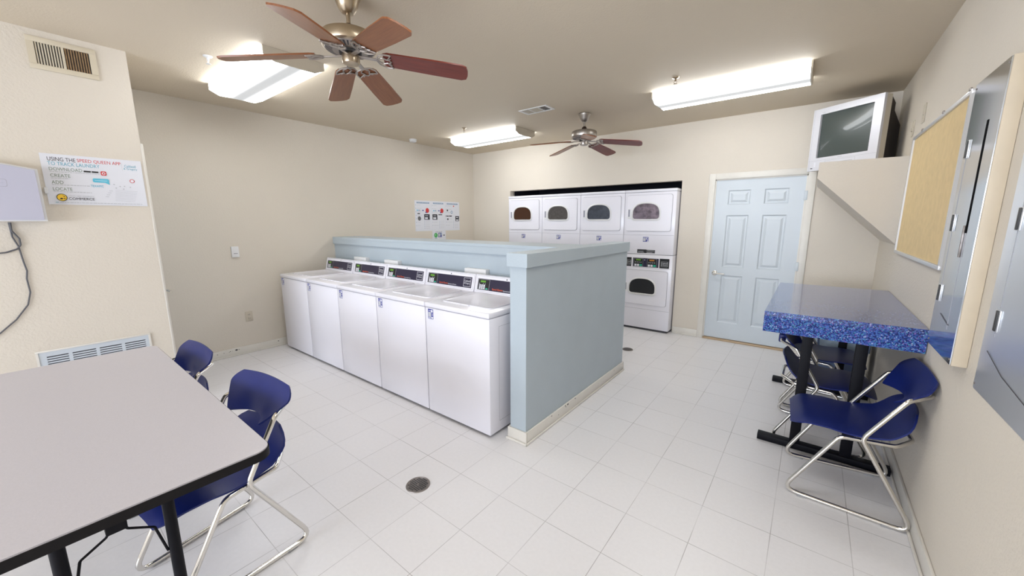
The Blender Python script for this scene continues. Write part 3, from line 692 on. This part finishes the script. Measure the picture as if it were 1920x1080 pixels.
t = thing('wall_grille', 'long pale blue return air grille low on the left wall behind the table', 'air grille', (XD, .25, .56)); org = (XD, .25, .56)
b = MB(org); y0, y1, z0, z1 = -.038, .534, .43, .655
louvre_frame(b, y0, y1, z0, z1, .012); b.build('frame', TRIM, t)
b = MB(org); b.box(XD + .0005, XD + .006, y0 + .012, y1 - .012, z1 - .045, z1 - .012).box(XD + .0005, XD + .006, y0 + .012, y1 - .012, z0 + .012, z0 + .045)
ys = [y0 + .012]
for k in range(5):
    a_ = y0 + .012 + k * (.548 - .02) / 4; b.box(XD + .0005, XD + .006, a_, a_ + (.034 if k in (0, 4) else .018) - (.014 if k == 4 else 0), z0 + .045, z1 - .045)
b.build('face_plate', GRILLE, t, False)
MB(org).box(XD + .0003, XD + .0012, y0 + .02, y1 - .02, z0 + .02, z1 - .02).build('backing', SEAM, t, False)
b = MB(org); nz_ = 8
for k in range(nz_):
    zz = z0 + .048 + k * (z1 - z0 - .094) / nz_
    b.box(XD + .001, XD + .0052, y0 + .02, y1 - .02, zz, zz + .0095)
b.build('louvre_bank', GRILLE, t, False)

# ------------------------------------------------------------------ ceiling things
def ceiling_light(xc, yc, label, Lx=1.225, Wy=.42):
    org = (xc, yc, H); t = thing('ceiling_light', label, 'ceiling light', org, 0, 'fluorescent ceiling lights')
    hx, hy = Lx / 2, Wy / 2
    MB(org).box(xc - hx + .01, xc + hx - .01, yc - hy + .04, yc + hy - .04, H - .02, H - .0005).build('housing', WHITE2, t, False)
    prof = [(-hy, H - .010), (-hy, H - .055), (-hy + .07, H - .088), (hy - .07, H - .088), (hy, H - .055), (hy, H - .010)]
    n = len(prof); b = MB(org); vs = [(xc - hx + .012, yc + p_[0], p_[1]) for p_ in prof] + [(xc + hx - .012, yc + p_[0], p_[1]) for p_ in prof]
    b.add(vs, [(k, k + 1, n + k + 1, n + k) for k in range(n - 1)]); b.add([vs[k] for k in range(n)], [list(range(n))]); b.add([vs[n + k] for k in range(n)], [list(range(n))])
    b.build('diffuser', LENS, t, True, 25)
    for s_ in (-1, 1):
        e = [(p_[0] * 1.012, p_[1] - .001) for p_ in prof]; e[0] = (e[0][0], H - .001); e[-1] = (e[-1][0], H - .001)
        x_ = xc + s_ * hx; MB(org).ext([(yc + p_[0], p_[1]) for p_ in e], 'x', min(x_, x_ - s_ * .012), max(x_, x_ - s_ * .012)).build('end_cap', CREAMB, t, False)
ceiling_light(-3.74, 1.43, 'lit fluorescent ceiling light behind the near ceiling fan')
ceiling_light(-3.765, 4.345, 'small lit fluorescent ceiling light over the far left corner')
ceiling_light(-.745, 4.13, 'long lit fluorescent ceiling light above the blue door')
ceiling_light(-.745, 1.30, 'lit fluorescent ceiling light above the camera at the near right')

def fan(x, y, zb, angles, label, mats, r1=.66, pitch=12, drop=7.0, NICKEL=NICKEL):
    """zb: height of the blade plane at the hub; the blades droop outwards by drop degrees"""
    org = (x, y, H); t = thing('ceiling_fan', label, 'ceiling fan', (x, y, H), 0, 'brass and nickel ceiling fans with wooden blades')
    def ls(prof, name, m, par=t): return MB().lathe(prof, (0, 0, 0), 48).build(name, m, par)
    z0 = zb - H
    ls([(.062, -.0005), (.070, -.004), (.070, -.012), (.062, -.026), (.052, -.055), (.040, -.078), (.030, -.088), (.018, -.090)], 'canopy', NICKEL)
    ls([(.011, -.085), (.011, z0 + .125)], 'downrod', NICKEL)
    ls([(.016, z0 + .150), (.026, z0 + .138), (.032, z0 + .118), (.034, z0 + .100)], 'rod_collar', mat('dark bronze', (.09, .06, .05, 1), .4, metal=.8))
    ls([(.034, z0 + .108), (.085, z0 + .106), (.125, z0 + .100), (.140, z0 + .092), (.145, z0 + .080), (.145, z0 + .036), (.141, z0 + .028), (.134, z0 + .024)], 'motor_housing', NICKEL)
    PEW = mat('dull pewter', (.40, .36, .33, 1), .4, metal=.8)
    v_ = MB().lathe([(.134, z0 + .026), (.130, z0 + .020), (.090, z0 + .010), (.062, z0 + .008)], (0, 0, 0), 48).build('vent_ring', PEW, t)
    sl = MB()
    for k in range(40):
        a = 2 * math.pi * k / 40; ca, sa = math.cos(a), math.sin(a)
        P_ = lambda r_, z_, o_: (r_ * ca - o_ * sa, r_ * sa + o_ * ca, z_)
        sl.add([P_(.092, z0 + .0098, -.0032), P_(.092, z0 + .0098, .0032), P_(.126, z0 + .0183, .0045), P_(.126, z0 + .0183, -.0045)], [(0, 1, 2, 3)])
    sl.build('vent_slot', SEAM, v_, False)
    ls([(.06, z0 + .010), (.058, z0 - .004), (.046, z0 - .008)], 'hub_core', BLACK)
    ls([(.044, z0 - .002), (.047, z0 - .008), (.047, z0 - .040), (.044, z0 - .052), (.030, z0 - .058), (.0, z0 - .059)], 'switch_cup', NICKEL)
    for k, ang in enumerate(angles):
        a = R(ang); rot = Matrix.Rotation(a, 4, 'Z') @ Matrix.Rotation(R(drop), 4, 'Y') @ Matrix.Rotation(R(-pitch), 4, 'X')
        # blade in local x direction
        pts = [(.180, -.048), (.205, -.060), (.45, -.068), (r1 - .035, -.070), (r1 - .008, -.055), (r1, -.02), (r1, .02), (r1 - .008, .055), (r1 - .035, .070), (.45, .068), (.205, .060), (.180, .048)]
        b = MB(); b.add([Vector((p_[0], p_[1], .004)) for p_ in pts] + [Vector((p_[0], p_[1], -.004)) for p_ in pts], [list(range(12)), list(range(12, 24))[::-1]] + [(q_, 12 + q_, 12 + (q_ + 1) % 12, (q_ + 1) % 12) for q_ in range(12)])
        bl = b.build('blade', mats[k % len(mats)], t, True, 40)
        bl.matrix_local = Matrix.Translation((0, 0, z0)) @ rot
        # scrolled blade iron
        b = MB(); b.box(.040, .145, -.011, .011, -.012, -.005, .002)
        for s_ in (-1, 1):
            b.tube(fillet([(.140, 0, -.009), (.155, s_ * .040, -.009), (.190, s_ * .058, -.009), (.225, s_ * .056, -.009)], .02), .0045, 6)
            b.tube(fillet([(.145, 0, -.009), (.175, s_ * .028, -.009), (.205, s_ * .010, -.009), (.222, s_ * .030, -.009)], .02), .004, 6)
        b.tube([(.225, -.056, -.009), (.205, -.02, -.009), (.222, 0, -.009), (.205, .02, -.009), (.225, .056, -.009)], .004, 6)
        ir = b.build('blade_bracket', mat('dull pewter', (.40, .36, .33, 1)), t); ir.matrix_local = Matrix.Translation((0, 0, z0)) @ rot
    return t
fan(-2.13, 1.277, 2.43, [44, 124, 158, 231, 306, 348], 'large near ceiling fan with mixed brown wooden blades and brass-toned motor', [WOODM, WOODO, WOODO, WOODO, WOODO, WOODO], .65)
fan(-2.2, 4.18, 2.43, [17, 84, 156, 232, 303], 'smaller far ceiling fan with dark reddish blades in front of the dryers', [WOODM, WOODM, WOODO, WOODO, WOODO], .65, NICKEL=mat('grey brushed nickel', (0.42, 0.39, 0.36, 1), 0.33, metal=1.0))

for k, (x, y, lab) in enumerate(((-3.662, 1.045, 'white sprinkler head on ceiling left of the near fan'), (-3.761, 3.803, 'sprinkler head on the ceiling beside the far left light'), (-1.063, 3.645, 'sprinkler head on the ceiling beside the long light near the door'))):
    org = (x, y, H); t = thing('sprinkler_head', lab, 'sprinkler', org, 0, 'ceiling sprinkler heads')
    MB().lathe([(.030, -.0005), (.028, -.005), (.016, -.009), (.011, -.012)], (0, 0, 0), 24).build('escutcheon', WHITE2 if k == 0 else NICKEL, t)
    b = MB(); b.lathe([(.008, -.010), (.008, -.030), (.004, -.034)], (0, 0, 0), 12)
    for s_ in (-1, 1): b.tube([(s_ * .006, 0, -.028), (s_ * .014, 0, -.038), (s_ * .003, 0, -.052)], .002, 6)
    b.lathe([(.004, -.050), (.016, -.053), (.016, -.055), (.003, -.056)], (0, 0, 0), 16); b.build('deflector', WHITE2 if k == 0 else NICKEL, t)
t = thing('smoke_detector', 'small round white smoke detector on the ceiling by the left wall', 'smoke detector', (-4.86, 3.83, H))
MB().lathe([(.055, -.0005), (.055, -.012), (.050, -.014), (.050, -.034), (.042, -.040)], (0, 0, 0), 32).build('body', WHITE2, t)
MB().lathe([(.051, -.0125), (.0512, -.0145)], (0, 0, 0), 32).build('groove', GREYSEAM, t)
t = thing('ceiling_vent', 'small rectangular ceiling air vent between the two ceiling fans', 'air vent', (-2.54, 3.70, H)); org = (-2.54, 3.70, H)
x0, x1, y0, y1 = -2.72, -2.355, 3.605, 3.795
MB(org).box(x0, x1, y0, y0 + .022, H - .008, H - .0005, .002).box(x0, x1, y1 - .022, y1, H - .008, H - .0005, .002).box(x0, x0 + .03, y0 + .022, y1 - .022, H - .008, H - .0005).box(x1 - .03, x1, y0 + .022, y1 - .022, H - .008, H - .0005).box(-2.60, -2.59, y0 + .022, y1 - .022, H - .008, H - .0005).box(-2.48, -2.47, y0 + .022, y1 - .022, H - .008, H - .0005).build('frame', WHITE2, t, False)
MB(org).box(x0 + .02, x1 - .02, y0 + .02, y1 - .02, H - .0015, H - .0004).build('backing', SEAM, t, False)
b = MB(org)
for k in range(9): b.box(x0 + .03, -2.48, y0 + .028 + k * .0155, y0 + .038 + k * .0155, H - .0055, H - .0045)
for k in range(3): b.box(-2.47, x1 - .03, y0 + .03 + k * .046, y0 + .035 + k * .046, H - .0055, H - .0045)
b.build('louvre_bank', CREAMB, t, False)

# floor drains
for (x, y, r_, lab) in ((-1.662, 1.235, .062, 'round metal floor drain in front of the washers'), (-1.60, 4.29, .055, 'small floor drain in front of the dryers')):
    org = (x, y, 0); t = thing('floor_drain', lab, 'floor drain', org, 0, 'round floor drains')
    MB().lathe([(r_ + .008, .0005), (r_ + .006, .0035), (r_, .0035), (r_ - .001, .0015)], (0, 0, 0), 32).build('ring', CASTG, t)
    MB().lathe([(r_ - .002, .0008), (r_ - .002, .0026)], (0, 0, 0), 32).build('strainer', CASTG, t)
    d = Decal((x, y, .0026), (1, 0, 0), (0, 1, 0)); d.mb.org = Vector(org)
    st = .0125
    for i_ in range(-5, 6):
        for j_ in range(-5, 6):
            if math.hypot(i_ * st, j_ * st) < r_ - .008 and (i_, j_) != (0, 0): d.rect(i_ * st - .0042, i_ * st + .0042, j_ * st - .0042, j_ * st + .0042, BLACK)
    d.build('hole_pattern', t)

# ------------------------------------------------------------------ grey folding table
tz = .74; org = (-2.33, .0625, 0)
t = thing('folding_table', 'long grey laminate folding table with black rubber edge, near left', 'table', org, R(0))
tx0, tx1, ty0, ty1 = -3.235, -1.41, -.32, .445
MB(org).ext(rrect(tx0, tx1, ty0, ty1, .05, 8), 'z', tz - .005, tz).build('tabletop', LAMTOP, t)
b = MB(org).ext(rrect(tx0 - .004, tx1 + .004, ty0 - .004, ty1 + .004, .054, 8), 'z', tz - .034, tz - .005)
b.build('edge_band', RUBBER, t)
yc = .0625
for s_, xl in ((1, tx1 - .19), (-1, tx0 + .112)):
    for yl in (.185, -.055): MB(org).tube([(xl, yl, .0), (xl, yl, tz - .034)], .0165, 16).build('leg', BLACKM, t)
    MB(org).tube([(xl, -.055, .16), (xl, .185, .16)], .010, 10).build('stretcher', BLACKM, t)
    MB(org).box(xl - .020, xl + .020, yc - .024, yc + .024, .578, tz - .034, .004).build('brace_block', BLACKM, t)
    for q_, yl in ((1, .185), (-1, -.055)):
        MB(org).tube(fillet([(xl, yc + q_ * .012, .584), (xl, yc + q_ * .024, .566), (xl, yc + q_ * .082, .530), (xl, yc + q_ * .104, .425)], .012), .0038, 8).build('folding_brace', BLACKM, t)

# ------------------------------------------------------------------ stacking chairs with sled frames
def sled_pts():
    out = []
    S = [(1, .215, .070, .700), (1, .225, .295, .425), (1, .250, .525, .012), (1, .200, .0, .012), (1, .208, .210, .405), (1, .190, .455, .412), (1, .10, .500, .43)]
    half = [(x, .525 - f_, z) for (_, x, f_, z) in [(1, .216, .092, .662), (1, .228, .232, .425), (1, .250, 0.0, .012), (1, .205, .525, .012), (1, .210, .315, .402), (1, .195, .10, .412), (1, .115, .03, .425)]]
    # half runs from the back rest down one side to the rear of the seat
    top = [(.165, .525 - .0 + .0, .735)]
    a = [(.165, .520, .688)] + half
    b = [(-x, y, z) for x, y, z in a][::-1]
    return a + b
def chair(loc, rz, label, rubber=True):
    t = thing('stacking_chair', label, 'chair', (loc[0], loc[1], 0), rz, 'blue moulded chairs with chrome sled frames')
    # local: +y is towards the sitter's back, front of the rails at y=-.2625, rear at +.2625
    P_ = [(x, y - .2625, z) for x, y, z in sled_pts()]
    n = len(P_); rr = [.05] * n
    for k in range(n): rr[k] = .030 if abs(P_[k][2] - .675) < .02 else .045
    path = fillet(P_, rr, closed=True, n=6)
    MB().tube(path, .0108, 12, closed=True).build('sled_frame', CHROME, t)
    def seat(u, v):
        f_ = .522 - v * .535
        hw_ = .205 + .022 * math.sin(min(v / .7, 1) * math.pi / 2)
        if v < .10: hw_ -= .045 * (1 - v / .10) ** 2
        if v > .86: hw_ -= .085 * ((v - .86) / .14) ** 2
        z = .446
        if v < .16: z -= .034 * (1 - v / .16) ** 2
        z -= .012 * math.sin(max(0, min((v - .3) / .5, 1)) * math.pi)
        if v > .72: z += .135 * ((v - .72) / .28) ** 1.4; f_ += .030 * ((v - .72) / .28) ** 2
        z += (.030 * max(0, v - .45) / .55) * abs(u) ** 3 - .010 * (1 - v) * abs(u) ** 4
        if v > .72: z -= .035 * ((v - .72) / .28) * abs(u) ** 2.2; f_ += .020 * ((v - .72) / .28) * u * u
        return (u * hw_, .2625 - f_, z)
    MB().shell(seat, 22, 26, .008).build('seat', BLUE, t)
    def back(u, v):
        # v from bottom to top
        hw_ = .138 + .112 * min(v / .66, 1) ** .85
        if v > .66: hw_ -= .055 * ((v - .66) / .34) ** 2
        z = .624 + .162 * v - .016 * u * u * v - .006 * (1 - v)
        f_ = .062 - .060 * v + u * u * (.062 - .060 * v)
        return (u * hw_, .2625 - f_, z)
    bk = MB().shell(back, 22, 14, .008).build('backrest', BLUE, t)
    # clip moulding that holds the back rest to the cross tube
    MB().box(-.085, .085, .2385, .280, .655, .714, .010).build('backrest_clip', BLUE, bk)
    if rubber:
        for s_ in (-1, 1):
            for q_, hw_ in ((.09, .213), (.43, .241)):
                y_ = -.2625 + q_
                MB().box(s_ * hw_ - .011, s_ * hw_ + .011, y_ - .022, y_ + .022, .0, .010, .002).build('glide', mat('grey glide', (.30, .30, .30, 1), .5), t)
    return t
chair((.262, 2.705), R(-90) + R(3), 'blue moulded chair with chrome sled frame at near end of counter against right wall')
chair((.165, 3.33), R(90), 'blue moulded chair tucked under the blue counter, nearer of the two')
chair((.165, 3.955), R(90), 'blue moulded chair tucked deepest under the blue counter, farther of the two')
chair((-1.985, .390), R(8), 'blue moulded chair pushed to the grey table at its near corner')
chair((-2.86, .335), R(3), 'blue moulded chair at the far end of the grey table, mostly hidden')

# ------------------------------------------------------------------ blue speckled counter
cy0, cy1, cx0, cx1, cz0, cz1 = 2.862, 4.29, -.190, XC - .004, .815, .946
org = (.18, 3.5, 0)
t = thing('laminate_counter', 'blue speckled laminate counter on black pedestal legs along the right wall', 'counter', org)
b = MB(org).box(cx0, cx1, cy0, cy1, cz1 - .03, cz1)
b.build('countertop', SPECK, t, False)
MB(org).box(cx0, cx1, cy0, cy0 + .022, cz0, cz1 - .03).box(cx0, cx0 + .022, cy0 + .022, cy1, cz0, cz1 - .03, .002).box(cx0 + .022, cx1, cy1 - .022, cy1, cz0, cz1 - .03).build('apron', SPECK2, t)
for yf in (3.03, 4.268):
    MB(org).box(-.162, .515, yf - .032, yf + .032, 0.004, .045, .003).build('foot_bar', BLACKM, t)
    for xp in (.045, .305): MB(org).box(xp - .028, xp + .028, yf - .02, yf + .02, .045, cz1 - .06, .002).build('post', BLACKM, t)
    MB(org).box(-.12, .50, yf - .03, yf + .03, cz1 - .06, cz1 - .03).build('top_bracket', BLACKM, t, False)
# bin with liner under the counter
org = (.33, 4.58, 0)
t = thing('lined_waste_bin', 'slate blue bin with pale blue plastic liner behind the counter legs', 'bin', org)
def taper(b, x0, x1, y0, y1, z0, z1, k):
    b.prism(None, [(x0 + k, y0 + k, z0), (x1 - k, y0 + k, z0), (x1 - k, y1 - k, z0), (x0 + k, y1 - k, z0)], [(x0, y0, z1), (x1, y0, z1), (x1, y1, z1), (x0, y1, z1)])
b = MB(org); taper(b, .13, .50, 4.40, 4.78, .0, .50, .035); b.build('bin_body', BINB, t, False)
def liner(u, v):
    a = (u + 1) * math.pi; cx_, cy_ = .315, 4.59
    hx, hy = .198, .202; c, s_ = math.cos(a), math.sin(a)
    e = .35; px = math.copysign(abs(c) ** e, c) * hx; py = math.copysign(abs(s_) ** e, s_) * hy
    k = 1 - .05 * v + .02 * math.sin(a * 9 + v * 4); z = .60 - .24 * v + .012 * math.sin(a * 7)
    k *= (.90 if v < .1 else 1)
    return (cx_ + px * k, cy_ + py * k, z)
MB(org).shell(liner, 60, 8, .003).build('liner', BAGP, t)

# ------------------------------------------------------------------ corner shelf box and television
sx0, sy0, sz1 = -.018, 4.31, 2.000
org = (.26, 4.8, 1.6)
b = MB(org)
prof = [(sx0, sz1), (sx0, 1.868), (XC - .0005, 1.312), (XC - .0005, sz1 - .03), (XC - .0005, sz1)]
b.prism(None, [(p_[0], sy0, p_[1]) for p_ in prof], [(p_[0], YB - .0005, p_[1]) for p_ in prof])
t = tag(b.build('corner_shelf', WALL, smooth=False), 'beige wedge-shaped plaster shelf in the corner holding the television', 'shelf')
# television, local frame: x right along the face, y into the body, z up
ang = math.atan2(4.70 - 5.036, .364 + .113)
t = thing('television', 'silver tube television with built-in player on the corner shelf', 'television', (-.113, 5.036, sz1), ang)
Wt, Ht = .583, .583
b = MB(); b.add([(0, .0, 0), (Wt, 0, 0), (Wt, 0, Ht), (0, 0, Ht)], [])
def face_frame(b, ox0, ox1, oz0, oz1, ix0, ix1, iz0, iz1, y0, y1):
    O = [(ox0, oz0), (ox1, oz0), (ox1, oz1), (ox0, oz1)]; I = [(ix0, iz0), (ix1, iz0), (ix1, iz1), (ix0, iz1)]
    vs = [(p_[0], y0, p_[1]) for p_ in O] + [(p_[0], y0, p_[1]) for p_ in I] + [(p_[0], y1, p_[1]) for p_ in O] + [(p_[0], y1, p_[1]) for p_ in I]
    fs = []
    for k in range(4):
        k2 = (k + 1) % 4; fs += [(k, k2, 4 + k2, 4 + k), (4 + k, 4 + k2, 12 + k2, 12 + k), (k, 8 + k, 8 + k2, k2)]
    b.add(vs, fs)
b = MB(); face_frame(b, .0, Wt, .0, Ht, .070, Wt - .070, .120, Ht - .055, 0, .03)
b.build('bezel', SILVER, t, False)
MB().box(0.002, Wt - .002, .03, .10, .002, Ht - .002).build('front_shell', CREAMB, t, False)
def scr(u, v):
    return (Wt / 2 + u * (Wt / 2 - .070), .022 - .014 * (1 - u * u) * (1 - (2 * v - 1) ** 2) , .120 + v * (Ht - .175))
MB().shell(scr, 16, 12, .002).build('screen', GLASSK, t)
b = MB(); w2, h2 = .12, .10
b.prism(None, [(.008, .10, .01), (Wt - .008, .10, .01), (Wt - .008, .10, Ht - .01), (.008, .10, Ht - .01)], [(.03, .20, .01), (Wt - .03, .20, .01), (Wt - .03, .20, Ht - .06), (.03, .20, Ht - .06)])
b.prism(None, [(.04, .20, .01), (Wt - .04, .20, .01), (Wt - .04, .20, Ht - .10), (.04, .20, Ht - .10)], [(.15, .40, .02), (Wt - .085, .40, .02), (Wt - .085, .40, Ht - .22), (.15, .40, Ht - .22)])
b.build('rear_shell', mat('dark brown plastic', (.03, .022, .018, 1), .5), t, False)
d = Decal((0, 0, 0), (1, 0, 0), (0, 0, 1))
d.rect(.002, Wt - .002, .094, .0955, GREYSEAM).frame(.16, .42, .045, .085, .0015, GREYSEAM).rect(.25, .40, .060, .063, GREYSEAM).rect(.27, .31, .103, .110, INKL).rect(.08, .11, Ht - .042, Ht - .037, INKL)
d.rect(.06, .075, .035, .08, PAPER).rect(.03, .05, .02, .028, INK).rect(.012, .0135, 0, Ht, GREYSEAM)
d.build('front_marking', t)

# ------------------------------------------------------------------ cork board and steel wall panels
org = (XC, 3.52, 1.68); t = thing('cork_board', 'tan cork notice board with aluminium frame on the right wall', 'notice board', org)
y0, y1, z0, z1 = 2.835, 4.215, 1.262, 2.118
MB(org).box(XC - .012, XC - .0005, y0 + .01, y1 - .01, z0 + .01, z1 - .01).build('cork_sheet', CORK, t, False)
f = .022
MB(org).box(XC - .022, XC - .0005, y0, y1, z1 - f, z1, .002).box(XC - .022, XC - .0005, y0, y1, z0, z0 + f, .002).box(XC - .022, XC - .0005, y0, y0 + f, z0 + f, z1 - f).box(XC - .022, XC - .0005, y1 - f, y1, z0 + f, z1 - f).build('frame', ALU, t)
for yy in (2.86, 3.35, 3.9): MB(org).box(XC - .026, XC - .018, yy - .012, yy + .012, z1 - .006, z1 + .008, .002).build('hanging_clip', CASTG, t)

def steel_unit(y0, y1, z0, z1, xf, label, hinge_ys, slot=None, box=False, sheet=STEEL):
    org = (XC, (y0 + y1) / 2, (z0 + z1) / 2); t = thing('steel_panel_unit', label, 'steel wall panel', org, 0, 'steel fronted wall units on the right wall')
    if box: MB(org).box(xf + .004, XC - .0005, y0 - .003, y1 + .003, z0 - .003, z1 + .003, .003).build('surround_box', mat('tan painted box', (0.62, 0.53, 0.40, 1), .5, noise=.05, nscale=12), t)
    MB(org).box(xf, xf + .004, y0, y1, z0, z1, .001).build('front_sheet', sheet, t, False)
    for yy, zz in hinge_ys: 
        hg = MB(org).box(xf - .004, xf, yy - .022, yy + .022, zz - .038, zz + .038, .001).build('hinge', ALU, t)
        MB(org).box(xf - .008, xf - .004, yy - .012, yy + .004, zz - .036, zz + .036, .002).build('hinge_pin', mat('dark hinge', (.06, .06, .06, 1), .5, metal=.5), hg)
    if slot:
        sy, sz0, sz1_ = slot
        MB(org).box(xf - .0012, xf, sy - .010, sy + .010, sz0, sz1_).build('open_slot', mat('dark gap', (.004, .004, .005, 1), .9, spec=.05), t, False)
        MB(org).box(xf - .006, xf, sy + .012, sy + .022, sz0 - .10, sz0 + .03, .001).build('catch_plate', CASTG, t)
        MB(org).box(xf - .0010, xf, sy - .0012, sy + .0012, z0 + .12, sz0).build('door_seam', GREYSEAM, t, False)
    hy = hinge_ys[0][0]
    MB(org).box(xf - .0010, xf, hy - .0012, hy + .0012, z0 + .22, z1 - .30).build('door_seam', GREYSEAM, t, False)
    for yy in (y0 + .012, y1 - .012):
        for zz in (z0 + .02, z1 - .02): MB(org).lathe([(.004, 0), (.004, .002)], (xf - .002, yy, zz), 8, 'x').build('screw', CASTG, t)
    return t, org
t, org = steel_unit(2.245, 2.63, .935, 2.085, .490, 'mirror-like steel panel on a beige box beside the cork board', [(2.575, 1.812), (2.575, 1.50), (2.575, 1.185)], (2.372, 1.46, 1.895), True)
MB(org).tube([(.4885, 2.50, 1.10), (.4885, 2.36, 1.075)], .0012, 6).build('scratch', SEAM, t)
t, org = steel_unit(1.10, 2.125, .895, 2.05, XC - .006, 'large flush steel panel on the right wall nearest the camera', [(2.03, 1.516), (2.03, 1.171), (2.03, 1.85)], sheet=STEEL2)
MB(org).tube([(XC - .0075, 2.06, 1.055), (XC - .0075, 1.90, 1.01), (XC - .0075, 1.70, .985)], .0012, 6).build('scratch', SEAM, t)
